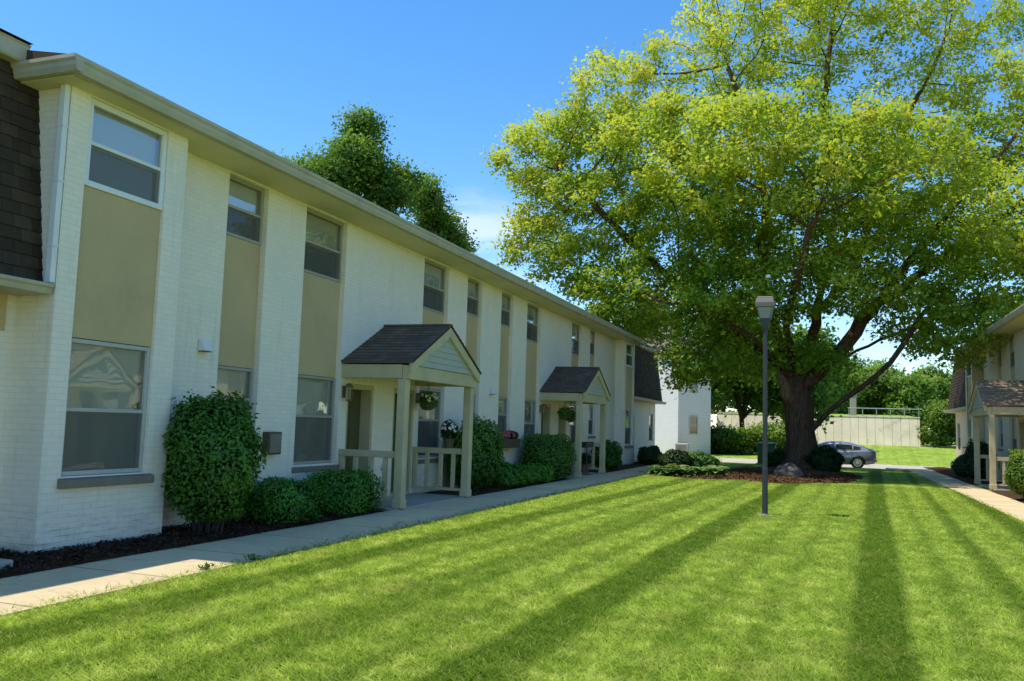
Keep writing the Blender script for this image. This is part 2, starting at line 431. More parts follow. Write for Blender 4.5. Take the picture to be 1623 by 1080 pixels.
def leaf_mesh(name, v, mat, tint, parent, out, soft=.62):
    # leaves turned to face outward, shaded partly by the rounding of their clump
    q = v.reshape(-1, 4, 3); fn = np.cross(q[:, 1]-q[:, 0], q[:, 3]-q[:, 0]); fn /= np.linalg.norm(fn, axis=1)[:, None]+1e-12
    bad = (fn*out).sum(1) < 0; q[bad] = q[bad][:, [0, 3, 2, 1]]; fn[bad] *= -1
    nn = fn*(1-soft)+out*soft; nn /= np.linalg.norm(nn, axis=1)[:, None]+1e-12
    o = np_mesh(name, q.reshape(-1, 3), 4, mat, tint, parent)
    o.data.polygons.foreach_set('use_smooth', np.ones(len(q), dtype=bool))
    o.data.normals_split_custom_set_from_vertices(np.repeat(nn, 4, 0).tolist()); return o
def unit(a): return a/(np.linalg.norm(a, axis=1)[:, None]+1e-12)

# ------------------------------------------------------------------ camera, light, sky
def cam_axes(yaw, pitch, roll):
    f = Vector((-math.sin(yaw)*math.cos(pitch), math.cos(yaw)*math.cos(pitch), math.sin(pitch)))
    r = Vector((math.cos(yaw), math.sin(yaw), 0)); u = r.cross(f)
    return r*math.cos(roll)+u*math.sin(roll), -r*math.sin(roll)+u*math.cos(roll), f
CR, CU, CF = cam_axes(.35449, .09668, .03076)
cd = bpy.data.cameras.new('camera'); cam = bpy.data.objects.new('camera', cd); COL.objects.link(cam)
cd.sensor_width = 36; cd.lens = 1365.6/1623*36; cd.clip_start = .05; cd.clip_end = 3000
mw = Matrix.Identity(4)
for i, ax in enumerate((CR, CU, -CF)):
    for j in range(3): mw[j][i] = ax[j]
mw.translation = (0, 0, 1.6); cam.matrix_world = mw
sc.camera = cam

TO_SUN = Vector((-1.86, -1.1, 5.65)).normalized()
elev = math.asin(TO_SUN.z); azim = math.atan2(TO_SUN.x, TO_SUN.y)
sl = bpy.data.lights.new('sun', 'SUN'); sl.energy = 5.0; sl.angle = math.radians(.53); sl.color = (1, .93, .80)
so = bpy.data.objects.new('sun', sl); so.rotation_euler = TO_SUN.to_track_quat('Z', 'Y').to_euler(); so.location = (0, 0, 40); COL.objects.link(so)

w = bpy.data.worlds.new('World'); sc.world = w; w.use_nodes = True
nt = w.node_tree; nt.nodes.clear(); g = NT(nt)
sky = g.n('ShaderNodeTexSky', sky_type='NISHITA'); sky.sun_disc = False
sky.sun_elevation = elev; sky.sun_rotation = azim; sky.air_density = 1.0; sky.dust_density = .25; sky.ozone_density = 3.
hs = g.n('ShaderNodeHueSaturation'); hs.inputs['Saturation'].default_value = 1.29; hs.inputs['Value'].default_value = 1.62
g.l(sky.outputs[0], hs.inputs['Color'])
gen = g.n('ShaderNodeTexCoord').outputs['Generated']; s3 = g.sep(gen)
# thin summer cloud low in the sky
cd0 = Vector((-.385, .90, .185)).normalized()
dp = g.n('ShaderNodeVectorMath', operation='DOT_PRODUCT'); g.l(gen, dp.inputs[0]); dp.inputs[1].default_value = cd0
patch = g.maprange(dp.outputs['Value'], .9945, .9999, 0, 1, True)
cv = g.comb(g.math('MULTIPLY', s3[0], 3.), g.math('MULTIPLY', s3[1], 3.), g.math('MULTIPLY', s3[2], 11.))
cn = g.noise(cv, 2.6, 7, .6, .4)
cm = g.math('MULTIPLY', g.maprange(cn, .36, .62, 0, 1), patch)
low = g.math('MULTIPLY', g.maprange(s3[2], .02, .22, 1, 0), g.maprange(g.noise(cv, 1.6, 6, .6), .5, .72, 0, .7))
cm = g.math('MAXIMUM', cm, low)
cm = g.math('MULTIPLY', cm, .6)
skc = g.mix(cm, hs.outputs[0], (7.2, 7.6, 8.0, 1))
bg = g.n('ShaderNodeBackground'); bg.inputs['Strength'].default_value = .15
g.l(skc, bg.inputs[0]); wo = g.n('ShaderNodeOutputWorld'); g.l(bg.outputs[0], wo.inputs[0])
sc.view_settings.view_transform = 'Standard'; sc.view_settings.look = 'None'; sc.view_settings.exposure = 0; sc.view_settings.gamma = 1
sc.render.engine = 'CYCLES'; sc.cycles.max_bounces = 8; sc.cycles.transparent_max_bounces = 16
try: sc.cycles.use_denoising = True
except Exception: pass

# ------------------------------------------------------------------ ground and paving
def gz(x, y):
    # the court is level, the cross drive lies a little lower, the grass beyond it climbs to the retaining wall
    def st(a, b, v): t = min(1, max(0, (v-a)/(b-a))); return t*t*(3-2*t)
    return -.12*st(45.6, 46.6, y) + .12*st(56.0, 57.2, y) + .85*st(57.5, 76, y)
ys = [-60, -30, -10, 0, 4, 8, 12, 16, 20, 24, 28, 32, 36, 40, 44, 45.6, 45.9, 46.2, 46.6, 50, 54, 56, 56.4, 56.8, 57.2, 58, 60, 62, 64, 66, 68, 70, 72, 74, 76, 80, 100, 150, 250, 500, 1000]
xs = [-600, -200, -80, -40, -20, -12, -8, -4, 0, 4, 8, 12, 20, 40, 80, 200, 600]
gb = MB()
for iy in range(len(ys)-1):
    for ix in range(len(xs)-1):
        gb.quad(*[(xs[ix+a], ys[iy+b], gz(0, ys[iy+b])) for a, b in ((0,0),(1,0),(1,1),(0,1))])
struct(gb.build('ground', 'lawn', smooth=True))

def walk_strip(name, x0, x1, y0, y1, top, mat):
    # a poured slab strip with slightly uneven edges
    b = MB(); n = int((y1-y0)/.5); L = []; R = []
    for k in range(n+1):
        y = y0+(y1-y0)*k/n
        L.append(x0+.012*math.sin(y*2.3)+.01*math.sin(y*.7)); R.append(x1+.014*math.sin(y*1.9+1)+.012*math.sin(y*.53))
    for k in range(n):
        ya, yb = y0+(y1-y0)*k/n, y0+(y1-y0)*(k+1)/n
        b.quad((L[k], ya, top), (R[k], ya, top), (R[k+1], yb, top), (L[k+1], yb, top))
        b.quad((R[k], ya, -.05), (R[k+1], yb, -.05), (R[k+1], yb, top), (R[k], ya, top))
        b.quad((L[k], ya, top), (L[k+1], yb, top), (L[k+1], yb, -.05), (L[k], ya, -.05))
    b.quad((L[0], y0, -.05), (R[0], y0, -.05), (R[0], y0, top), (L[0], y0, top))
    return struct(b.build(name, mat))
walk_strip('sidewalk', -7.22, -5.93, -4, 45.8, .03, 'walk')
walk_strip('sidewalk', 3.5, 4.52, 8, 45.8, .03, 'walk')
b = MB(); b.box((-60, 46.7, -.3), (60, 55.9, -.105)); struct(b.build('driveway', 'drive'))
b = MB(); b.box((2.6, 45.0, -.06), (5.2, 46.9, .02)); struct(b.build('pavement', 'drive'))
b = MB(); b.box((6.7, 74.2, .5), (30, 75.6, .95)); struct(b.build('pavement', 'drive'))
b = MB(); b.box((-7.0, 46.0, -.1), (-4.6, 46.69, -.075)); struct(b.build('pavement', 'drive'))

def mulch_bed(x0, x1, y0, y1, mat, seed, step=.16):
    b = MB(); r = random.Random(seed); nx = max(2, int((x1-x0)/step)); ny = int((y1-y0)/step); P = {}
    for i in range(nx+1):
        for j in range(ny+1):
            e = min(i, nx-i)/nx*2
            P[i, j] = (x0+(x1-x0)*i/nx, y0+(y1-y0)*j/ny, .012+.05*min(1, e*1.6)*r.uniform(.5, 1.2))
    for i in range(nx):
        for j in range(ny): b.quad(P[i, j], P[i+1, j], P[i+1, j+1], P[i, j+1])
    return struct(b.build('mulch_bed', mat, smooth=True))
mulch_bed(-8.7, -7.2, 4.4, 13.55, 'mulch', 1); mulch_bed(-8.6, -7.24, 17.1, 25.2, 'mulch', 2); mulch_bed(-8.6, -7.24, 28.8, 45.3, 'mulch', 3, .25)
mulch_bed(4.55, 6.1, 34.0, 50.2, 'mulch', 4, .25); mulch_bed(4.55, 6.1, 22, 30.2, 'mulch', 5, .25)

# ring of bark chips under the big tree, with a tongue reaching the hosta bed
def in_ring(x, y):
    a = math.atan2((y-34.2)/6.0, (x+1.4)/2.6); k = 1+.10*math.sin(3*a+1)+.06*math.sin(7*a)
    return ((x+1.4)/2.35)**2+((y-34.4)/6.0)**2 < k or (((x+4.0)/2.2)**2+((y-31.5)/3.0)**2 < k*.95)
b = MB(); st_ = .22
for i in range(-34, 12):
    for j in range(120, 190):
        x, y = i*st_, j*st_
        if in_ring(x+st_/2, y+st_/2):
            hh = lambda X, Y: .022+.20*math.exp(-(((X+1.1)/1.7)**2+((Y-38)/2.2)**2))+.02*math.sin(X*9.1+Y*7)*math.sin(Y*11-X*4)
            b.quad(*[(X, Y, hh(X, Y)) for X, Y in ((x, y), (x+st_, y), (x+st_, y+st_), (x, y+st_))])
struct(b.build('mulch_ring', 'mulch_tan', smooth=True))

def chips(name, pts, size, mat, zs):
    n = len(pts); c = np.column_stack([pts, zs])
    v = leaves(c, size, np.tile([0, 0, 1.], (n, 1)), .55, .4)
    return stuff(np_mesh(name, v, 4, mat))
p = []
while len(p) < 9000:
    x, y = rng.uniform(-6.5, 1.6), rng.uniform(27, 41)
    if in_ring(x, y) or (rng.random() < .10 and in_ring(x*.93, 34+(y-34)*.93)): p.append((x, y))
chips('bark_chips', np.array(p), rng.uniform(.05, .15, len(p)), 'mulch_tan', rng.uniform(.03, .075, len(p)))
pa = np.column_stack([rng.uniform(-8.55, -7.2, 9000), rng.uniform(5.0, 13.5, 9000)])
pa = pa[~((pa[:, 0] < -8.08) & (pa[:, 1] < 9.0) & (pa[:, 1] > 7.1))]
chips('mulch_chips', pa, rng.uniform(.03, .085, len(pa)), 'mulch', rng.uniform(.045, .085, len(pa)))

# ------------------------------------------------------------------ mown grass blades
def grass():
    N = 1500000
    d = 3.2+26.5*rng.random(N)**1.15
    lat = rng.uniform(-1, 1, N)
    x = lat*rng.uniform(.0, 1, N)**.0*6.4; y = d
    x = rng.uniform(-6.05, 3.55, N)
    # keep what the lens can see from here or a step aside
    dx = x; ang = np.arctan2(-dx, y)
    keep = (ang > -.55) & (ang < 1.05) & ~((x < -5.90) & (rng.random(N) < .75))
    dist = np.sqrt(x*x+y*y)
    keep &= rng.random(N) < np.clip(7.5/dist, 0, 1)**1.1
    ringm = np.array([False]*N)
    far = keep & (y > 26)
    idx = np.nonzero(far)[0]
    ringm[idx] = [in_ring(a, b_) for a, b_ in zip(x[idx], y[idx])]
    keep &= ~ringm
    x, y, dist = x[keep], y[keep], dist[keep]; n = len(x)
    edge = np.clip((x+6.05)/.25, 0, 1)
    h = rng.uniform(.022, .052, n)*(1+.55*(1-edge))
    tuft = rng.random(n) < .012; h[tuft] *= 1.5
    wd = rng.uniform(.0045, .008, n)*np.clip(dist/6.5, 1, 4)
    th = rng.uniform(0, 2*PI, n); lean = rng.normal(0, 1.05, (n, 2))*h[:, None]
    v = np.zeros((n, 3, 3))
    v[:, 0, 0] = x-np.cos(th)*wd; v[:, 0, 1] = y-np.sin(th)*wd
    v[:, 1, 0] = x+np.cos(th)*wd; v[:, 1, 1] = y+np.sin(th)*wd
    v[:, 2, 0] = x+lean[:, 0]*1.4; v[:, 2, 1] = y+lean[:, 1]*1.4; v[:, 2, 2] = h
    nz = np.cross(v[:, 1]-v[:, 0], v[:, 2]-v[:, 0])[:, 2] < 0
    v[nz] = v[nz][:, [1, 0, 2]]
    o = stuff(np_mesh('grass', v.reshape(-1, 3), 3, 'blades', rng.random(n)))
    nn = np.repeat(np.column_stack([lean*6, np.ones(n)]), 3, 0); nn /= np.linalg.norm(nn, axis=1)[:, None]
    o.data.polygons.foreach_set('use_smooth', np.ones(n, dtype=bool)); o.data.normals_split_custom_set_from_vertices(nn.tolist())
    print('blades', n)
grass()

# ------------------------------------------------------------------ the two facing apartment buildings
class Side:
    """facade frame: u along the court, w out from the main wall, z up"""
    def __init__(s, x0, sgn, du): s.x0, s.s, s.du = x0, sgn, du
    def P(s, u, w, z): return (s.x0+s.s*w, u+s.du, z)
    def box(s, b, u0, u1, w0, w1, z0, z1): b.box(s.P(u0, w0, z0), s.P(u1, w1, z1))
    def holes(s, b, u0, u1, z0, z1, w, ops, depth):
        us = sorted({u0, u1, *[o[0] for o in ops], *[o[1] for o in ops]}); zs = sorted({z0, z1, *[o[2] for o in ops], *[o[3] for o in ops]})
        for i in range(len(us)-1):
            for j in range(len(zs)-1):
                uc, zc = (us[i]+us[i+1])/2, (zs[j]+zs[j+1])/2
                if any(o[0] < uc < o[1] and o[2] < zc < o[3] for o in ops): continue
                b.quad(s.P(us[i], w, zs[j]), s.P(us[i+1], w, zs[j]), s.P(us[i+1], w, zs[j+1]), s.P(us[i], w, zs[j+1]))
        for o in ops:
            a, c, e, f = o[:4]; q = w-(o[4] if len(o) > 4 else depth)
            b.quad(s.P(a, w, e), s.P(a, w, f), s.P(a, q, f), s.P(a, q, e)); b.quad(s.P(c, w, e), s.P(c, w, f), s.P(c, q, f), s.P(c, q, e))
            b.quad(s.P(a, w, e), s.P(c, w, e), s.P(c, q, e), s.P(a, q, e)); b.quad(s.P(a, w, f), s.P(c, w, f), s.P(c, q, f), s.P(a, q, f))

def frame_bm(S, b, u0, u1, z0, z1, w0, w1, t):
    S.box(b, u0, u0+t, w0, w1, z0, z1); S.box(b, u1-t, u1, w0, w1, z0, z1)
    S.box(b, u0+t, u1-t, w0, w1-.003, z0, z0+t); S.box(b, u0+t, u1-t, w0, w1-.003, z1-t, z1)

def window(S, parent, u0, u1, z0, z1, wb, fmat='frame_dull', t=.045, split=.5, blind=.5, sill=False, bl='blind', screen=True, sillmat='sill'):
    """double-hung window standing at depth wb: frame, two panes, meeting rail, blind, insect screen"""
    g_ = .004
    b = MB(); frame_bm(S, b, u0+g_, u1-g_, z0+g_, z1-g_, wb-.10, wb, t)
    fr = b.build('window', fmat, parent, .004)
    zm = z0+(z1-z0)*split
    b = MB(); S.box(b, u0+t+g_, u1-t-g_, wb-.06, wb-.012, zm-.022, zm+.022); S.box(b, u0+t+g_, u1-t-g_, wb-.085, wb-.062, zm-.045, zm-.018)
    b.build('meeting_rail', fmat, fr, .003)
    for k, (a, c, ww) in enumerate(((zm+.022, z1-t, wb-.038), (z0+t, zm-.022, wb-.070))):
        b = MB(); b.quad(S.P(u0+t, ww, a), S.P(u1-t, ww, a), S.P(u1-t, ww, c), S.P(u0+t, ww, c)); b.build('pane', 'glass', fr)
    if screen:
        b = MB(); ww = wb-.02; b.quad(S.P(u0+t, ww, z0+t), S.P(u1-t, ww, z0+t), S.P(u1-t, ww, zm-.022), S.P(u0+t, ww, zm-.022)); b.build('insect_screen', 'screen', fr)
    # dark room behind, and a blind let down to a given share
    b = MB(); d = .75; q0, q1 = wb-.101, wb-d
    A = [S.P(u0+.01, q0, z0+.01), S.P(u1-.01, q0, z0+.01), S.P(u1-.01, q0, z1-.01), S.P(u0+.01, q0, z1-.01)]
    B = [S.P(u0+.01, q1, z0+.01), S.P(u1-.01, q1, z0+.01), S.P(u1-.01, q1, z1-.01), S.P(u0+.01, q1, z1-.01)]
    b.quad(*B)
    for k in range(4): b.quad(A[k], A[(k+1) % 4], B[(k+1) % 4], B[k])
    b.build('room_interior', 'room', fr)
    if blind > 0:
        b = MB(); zb = z1-t-(z1-z0-2*t)*blind; ww = wb-.105
        n = max(2, int((z1-t-zb)/.03))
        for k in range(n):
            za = z1-t-(z1-t-zb)*k/n; zc = z1-t-(z1-t-zb)*(k+1)/n
            b.quad(S.P(u0+.03, ww, za), S.P(u1-.03, ww, za), S.P(u1-.03, ww-.012, zc), S.P(u0+.03, ww-.012, zc))
        b.build('blind', bl, fr)
    if sill:
        b = MB(); z2 = z0; pts = [S.P(u0-.04, wb-.02, z2), S.P(u0-.04, wb+sill, z2-.035), S.P(u0-.04, wb+sill, z2-.13), S.P(u0-.04, wb-.02, z2-.13)]
        b.prism(pts, Vector(S.P(u1+.09, 0, 0))-Vector(S.P(u0-.04, 0, 0))); b.build('sill', sillmat, fr, .006)
    return fr

ZS = 5.27   # soffit
def downspout(S, parent, u, w, z0, z1):
    b = MB(); S.box(b, u-.035, u+.035, w-.045, w+.045, z0, z1)
    for z in (z0+.4, (z0+z1)/2, z1-.5): S.box(b, u-.042, u+.042, w-.055, w+.055, z, z+.03)
    b.build('downspout', 'white_metal', parent, .008)

def porch(S, parent, uc, roofmat, near):
    u0, u1, wf, ze, zr = uc-1.62, uc+1.62, 1.38, 2.66, 3.50
    oh = .10
    b = MB()
    for sg in (-1, 1):
        e = uc+sg*1.62
        pts = [S.P(e, 0, ze), S.P(e, wf+oh, ze), S.P(uc, wf+oh, zr), S.P(uc, 0, zr)]
        if (Vector(pts[1])-Vector(pts[0])).cross(Vector(pts[3])-Vector(pts[0])).z < 0: pts = [pts[1], pts[0], pts[3], pts[2]]
        b.courses(*pts)
        lo = [Vector(p)-Vector((0, 0, .03)) for p in pts]; b.quad(*lo)
        b.quad(pts[0], pts[1], lo[1], lo[0])
    # ridge caps
    for k in range(6): S.box(b, uc-.07, uc+.07, (wf+oh)*k/6, (wf+oh)*(k+1)/6-.01, zr-.012, zr+.022)
    pr = b.build('porch', roofmat, parent)
    # rake boards and beams
    b = MB(); t = .06; sl_ = (zr-ze)/1.62
    for sg in (-1, 1):
        e = uc+sg*1.60; drop = .20
        pts = [S.P(e, wf+oh-.02, ze-.028), S.P(uc, wf+oh-.02, zr-.036), S.P(uc, wf+oh-.02, zr-.036-drop), S.P(e, wf+oh-.02, ze-.03-drop*.9)]
        b.prism(pts, Vector(S.P(0, -t, 0))-Vector(S.P(0, 0, 0)))
    b.build('rake_board', 'trim', pr, .004)
    b = MB(); S.box(b, u0+.06, u1-.06, wf-.13, wf+.005, 2.35, 2.60); b.build('beam', 'trim', pr, .006)
    for e0, e1 in ((u0+.04, u0+.17), (u1-.17, u1-.04)):
        b = MB(); S.box(b, e0, e1, .005, wf-.135, 2.36, 2.61); b.build('beam', 'trim', pr, .006)
    b = MB(); S.box(b, u0+.17, u1-.17, .005, wf-.14, 2.56, 2.58); b.build('ceiling', 'soffit', pr)
    # gable siding, lapped boards
    b = MB(); n = 6; zb, zt = 2.605, zr-.20
    for k in range(n):
        za, zc = zb+(zt-zb)*k/n, zb+(zt-zb)*(k+1)/n
        ha, hc = (zr-.12-za)/sl_, (zr-.12-zc)/sl_
        b.quad(S.P(uc-ha, wf+.03, za), S.P(uc+ha, wf+.03, za), S.P(uc+hc, wf+.012, zc), S.P(uc-hc, wf+.012, zc))
        b.quad(S.P(uc-ha, wf+.008, za), S.P(uc+ha, wf+.008, za), S.P(uc+ha, wf+.03, za), S.P(uc-ha, wf+.03, za))
    b.build('gable_siding', 'siding', pr)
    for e in (uc-1.5, uc+1.5):
        b = MB(); S.box(b, e-.085, e+.085, wf-.21, wf-.04, .06, 2.349); S.box(b, e-.10, e+.10, wf-.225, wf-.025, .058, .20); b.build('post', 'trim', pr, .01)
        # side railing back to the wall
        sgn = 1 if e < uc else -1; b = MB()
        S.box(b, e-.05, e+.05, .005, wf-.215, .93, 1.05)
        S.box(b, e-.03, e+.03, .005, wf-.215, .16, .22)
        for wv in (.06, .34, .66, .95): S.box(b, e-.035, e+.035, wv-.04, wv+.04, .222, .928)
        b.build('railing', 'trim', pr, .005)
    b = MB(); S.box(b, u0-.02, u1+.02, .002, wf-.10, -.02, .055)
    b.build('porch_slab', 'slab', pr, .01)
    return pr

OPEN = [('n', 10.39, 11.36), ('w', 12.44, 13.78), ('w', 17.08, 18.39), ('n', 19.54, 20.50), ('n', 21.92, 22.86), ('w', 24.08, 25.37), ('w', 28.86, 30.12), ('n', 31.34, 32.28)]
DOORS = [(14.06, 15.06), (15.90, 16.84), (25.66, 26.66), (27.50, 28.44)]

def building(S, root, ufrom, rp, near):
    ops = [o for o in OPEN if o[1] > ufrom]; drs = [d for d in DOORS if d[0] > ufrom]
    U0 = 9.02 if near else ufrom; U1 = 35.45
    hol = []
    for k, a, c in ops:
        hol.append((a, c, .80 if k == 'w' else 1.28, ZS-.03, .11))
    for a, c in drs: hol.append((a, c, .06, 2.27, .30))
    b = MB(); S.holes(b, U0, U1, -.05, ZS+.02, 0, hol, .11)
    b.build('wall', 'brick' if near else 'brick_tinted', root)
    r2 = random.Random(5)
    for i, (k, a, c) in enumerate(ops):
        wb = -.085; zsplit = 4.12 if k == 'w' else 4.32; z0 = .80 if k == 'w' else 1.28
        window(S, root, a, c, zsplit, ZS-.03, wb, 'frame_dull', .045, .5, r2.choice([.47, .5, .5, .55]), False, r2.choice(['blind', 'curtain', 'blind']))
        b = MB(); S.box(b, a, c, wb-.06, wb-.015, 2.345, zsplit); b.build('panel', 'panel', root)
        window(S, root, a, c, z0, 2.34, wb, 'frame_dull', .045, .54, 1. if i == 1 else r2.choice([.46, .5, 1., .7]), .10, r2.choice(['blind', 'curtain', 'blind']))
    for a, c in drs:
        b = MB()
        S.box(b, a, a+.07, -.295, -.012, .06, 2.27); S.box(b, c-.07, c, -.295, -.012, .06, 2.27); S.box(b, a+.07, c-.07, -.295, -.014, 2.17, 2.27); S.box(b, a+.07, c-.07, -.30, -.03, .06, .10)
        fr = b.build('door_frame', 'trim', root, .004)
        b = MB(); S.box(b, a+.072, c-.072, -.29, -.245, .103, 2.165)
        for z0, z1 in ((.25, .85), (.98, 1.45), (1.58, 2.05)):
            for h0, h1 in ((a+.16, (a+c)/2-.04), ((a+c)/2+.04, c-.16)): S.box(b, h0, h1, -.246, -.236, z0, z1)
        b.build('door', 'door', fr, .004)
        b = MB(); b.lathe(S.P(c-.15 if (a+c)/2 % 11.65 > 4 else a+.15, -.22, 1.0), [(.02, -.03), (.034, -.01), (.034, .012), (.018, .03)], 10); b.build('door_knob', 'brass', fr)
    # bays that close each end of the main front
    bays = ([(7.12, 9.02)] if near else []) + [(35.45, 37.40)]
    for bi, (a, c) in enumerate(bays):
        wa, wc = (7.39, 8.66) if a < 8 else (a+.30, c-.36)
        b = MB(); W = .40
        S.holes(b, a, c, -.05, ZS+.02, W, [(wa, wc, .86, ZS-.02, .09)], .09)
        b.quad(S.P(a, W, -.05), S.P(a, W, ZS+.02), S.P(a, -.55, ZS+.02), S.P(a, -.55, -.05))
        b.quad(S.P(c, W, -.05), S.P(c, W, ZS+.02), S.P(c, -.55, ZS+.02), S.P(c, -.55, -.05))
        b.build('bay_wall', 'brick' if near else 'brick_tinted', root)
        window(S, root, wa, wc, 4.20, ZS-.02, W-.015, 'white_metal', .07, .50, 1., False, 'blind')
        b = MB(); S.box(b, wa, wc, W-.10, W-.045, 2.435, 4.20); b.build('panel', 'panel', root)
        window(S, root, wa, wc, .86, 2.43, W-.045, 'frame', .05, .48, 1., .12, 'blind')
    downspout(S, root, 7.075, .355, 3.0, ZS) if near else None
    # soffit, gutters, roof of the main block
    ua, ub = (6.88 if near else ufrom-.3), 37.65
    b = MB(); S.box(b, ua+.02, ub-.02, -.2, .66, ZS, ZS+.03); 
    b.build('soffit', 'soffit', root)
    def gutter(S, u0, u1, w, z, n, dirn):
        # k-style gutter profile swept along u
        b = MB(); prof = [(0, 0), (.075, 0), (.10, .05), (.10, .09), (.125, .115), (.125, .15), (.105, .15), (.105, .12), (.0, .12)]
        prof = [(p, q*1.15) for p, q in prof]
        pts = [S.P(u0, w+p, z+q) for p, q in prof]; b.prism(pts, Vector(S.P(u1, 0, 0))-Vector(S.P(u0, 0, 0)))
        k = u0+1.2
        while k < u1-.3:
            S.box(b, k-.012, k+.012, w+.0, w+.128, z+.1735, z+.177); k += 3.05
        return b.build('gutter', 'gutter', root)
    b = MB(); S.box(b, ua, ub, .66, .685, ZS+.004, ZS+.19); b.build('fascia', 'trim', root)
    gutter(S, ua, ub, .687, ZS+.012, 0, 1)
    # gutter return round the end of the main block
    for uu, sg in ([(6.88, -1)] if near else []) + [(37.65, 1)]:
        b = MB(); prof = [(0, 0), (.075, 0), (.10, .05), (.10, .09), (.125, .115), (.125, .15), (0, .15)]
        pts = [S.P(uu+sg*p, .81, ZS+.012+q*1.15) for p, q in prof]; b.prism(pts, Vector(S.P(0, -.42, 0))-Vector(S.P(0, .81, 0)))
        b.build('gutter', 'gutter', root)
        b = MB(); S.box(b, uu, 7.12 if sg < 0 else 37.40, -.42, .66, ZS-.004, ZS+.008); b.build('soffit', 'soffit', root)
    b = MB(); zr = 6.5
    e0 = S.P(ua-.06, .74, ZS+.20); e1 = S.P(ub+.06, .74, ZS+.20); r0 = S.P(ua-.06, -4.6, zr); r1 = S.P(ub+.06, -4.6, zr); f0 = S.P(ua-.06, -9.8, ZS+.2); f1 = S.P(ub+.06, -9.8, ZS+.2)
    b.quad(e0, e1, r1, r0, [(0, 0), (30, 0), (30, 5.4), (0, 5.4)]); b.quad(r0, r1, f1, f0, [(0, 0), (30, 0), (30, 5.4), (0, 5.4)]); b.poly([e0, r0, f0]); b.poly([e1, r1, f1])
    b.quad(e0, e1, (e1[0], e1[1], e1[2]-.02), (e0[0], e0[1], e0[2]-.02))
    b.build('roof', 'roof_mans', root)
    b = MB(); S.box(b, ua+.3, ub-.2, -9.2, -9.0, 0, ZS); S.box(b, ua+.35, ua+.5, -9.0, -.6, 0, ZS); S.box(b, ub-.4, ub-.3, -9.0, -.6, 0, ZS); b.build('back_wall', 'brick', root)
    # mansard wings past each bay
    wings = ([(-1.5, 7.12)] if near else []) + [(37.40, 45.35)]
    for a, c in wings:
        fw = -.17 if a < 0 else -.17
        hol = []; pan = None
        if a < 0: hol = [(5.55, 6.90, .85, 2.40, .10)]
        else: hol = [(38.2, 38.75, .95, 2.3, .1), (39.3, 40.25, .06, 2.15, .2), (43.75, 44.75, .95, 2.35, .1)]
        b = MB(); S.holes(b, a, c, -.05, 2.95, fw, hol, .1)
        far_u = a if a < 0 else c
        b.quad(S.P(far_u, fw, -.05), S.P(far_u, fw, 5.5), S.P(far_u, -9, 5.5), S.P(far_u, -9, -.05))
        b.build('wing_wall', 'brick' if near else 'brick_tinted', root)
        if a < 0:
            window(S, root, 5.55, 6.90, .85, 2.40, fw-.03, 'frame', .05, .5, .6, .08)
            b = MB(); S.box(b, 5.5, 6.98, fw+.002, fw+.03, 2.46, 2.93); b.build('panel', 'panel', root)
        else:
            window(S, root, 38.2, 38.75, .95, 2.3, fw-.03, 'frame', .04, .5, .5); window(S, root, 43.75, 44.75, .95, 2.35, fw-.03, 'frame', .05, .5, .9)
            b = MB(); S.box(b, 39.32, 40.23, fw-.17, fw-.12, .06, 2.14); b.build('door', 'door_dark', root, .005)
        # mansard slope in shingle courses, its lower gutter and upper eave
        lo0, lo1, up1, up0 = S.P(a, .20, 3.0), S.P(c, .20, 3.0), S.P(c, -.14, 5.46), S.P(a, -.14, 5.46)
        q = [lo0, lo1, up1, up0]
        if ((Vector(q[1])-Vector(q[0])).cross(Vector(q[3])-Vector(q[0]))).x*S.s < 0: q = [lo1, lo0, up0, up1]
        b = MB(); b.courses(*q, .15, .014); b.build('mansard_roof', 'roof_mans', root)
        a2, c2 = (a, 7.085) if a < 0 else (37.44, c)
        b = MB(); prof = [(-.40, -.03), (.38, -.03), (.40, .03), (.425, .05), (.425, .085), (.30, .085), (.20, .05), (-.40, .05)]
        b.prism([S.P(a2, p, 2.90+z) for p, z in prof], Vector(S.P(c2, 0, 0))-Vector(S.P(a2, 0, 0))); b.build('lower_gutter', 'gutter', root, .004)
        b = MB(); prof = [(-.50, 5.455), (.00, 5.455), (.02, 5.48), (.02, 5.64), (.045, 5.665), (-.50, 5.69)]
        a3, c3 = (a, 6.86) if a < 0 else (37.68, c+.15)
        b.prism([S.P(a3, p, z) for p, z in prof], Vector(S.P(c3, 0, 0))-Vector(S.P(a3, 0, 0))); b.build('eave', 'gutter', root, .004)
        b = MB(); b.quad(S.P(a3, .07, 5.685), S.P(c3, .07, 5.685), S.P(c3, -4.6, 6.75), S.P(a3, -4.6, 6.75), [(0, 0), (9, 0), (9, 5), (0, 5)])
        b.quad(S.P(a3, -4.6, 6.75), S.P(c3, -4.6, 6.75), S.P(c3, -9.8, 5.6), S.P(a3, -9.8, 5.6), [(0, 0), (9, 0), (9, 5), (0, 5)])
        for e in (a3, c3): b.poly([S.P(e, .07, 5.685), S.P(e, -4.6, 6.75), S.P(e, -9.8, 5.6)])
        b.build('wing_roof', 'roof_mans', root)
    for d in (15.40, 27.05):
        if d > ufrom: porch(S, root, d, rp, near)

L = Side(-8.45, 1, 0); R = Side(6.0, -1, 4.95)
lb = thing('apartment_building', 'long white brick apartment building with beige panels and gabled porches along the left walk', 'building', (-8.45, 21, 0))
building(L, lb, 8.0, 'roof_porch', True)
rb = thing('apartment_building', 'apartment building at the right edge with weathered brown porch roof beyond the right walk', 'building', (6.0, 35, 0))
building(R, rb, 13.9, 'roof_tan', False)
b = MB(); L.box(b, 5.35, 6.42, .02, .95, -.02, .13); tag(b.build('door_step', 'slab', None, .015), 'low concrete door step beside the left walk at the edge of the picture', 'step')

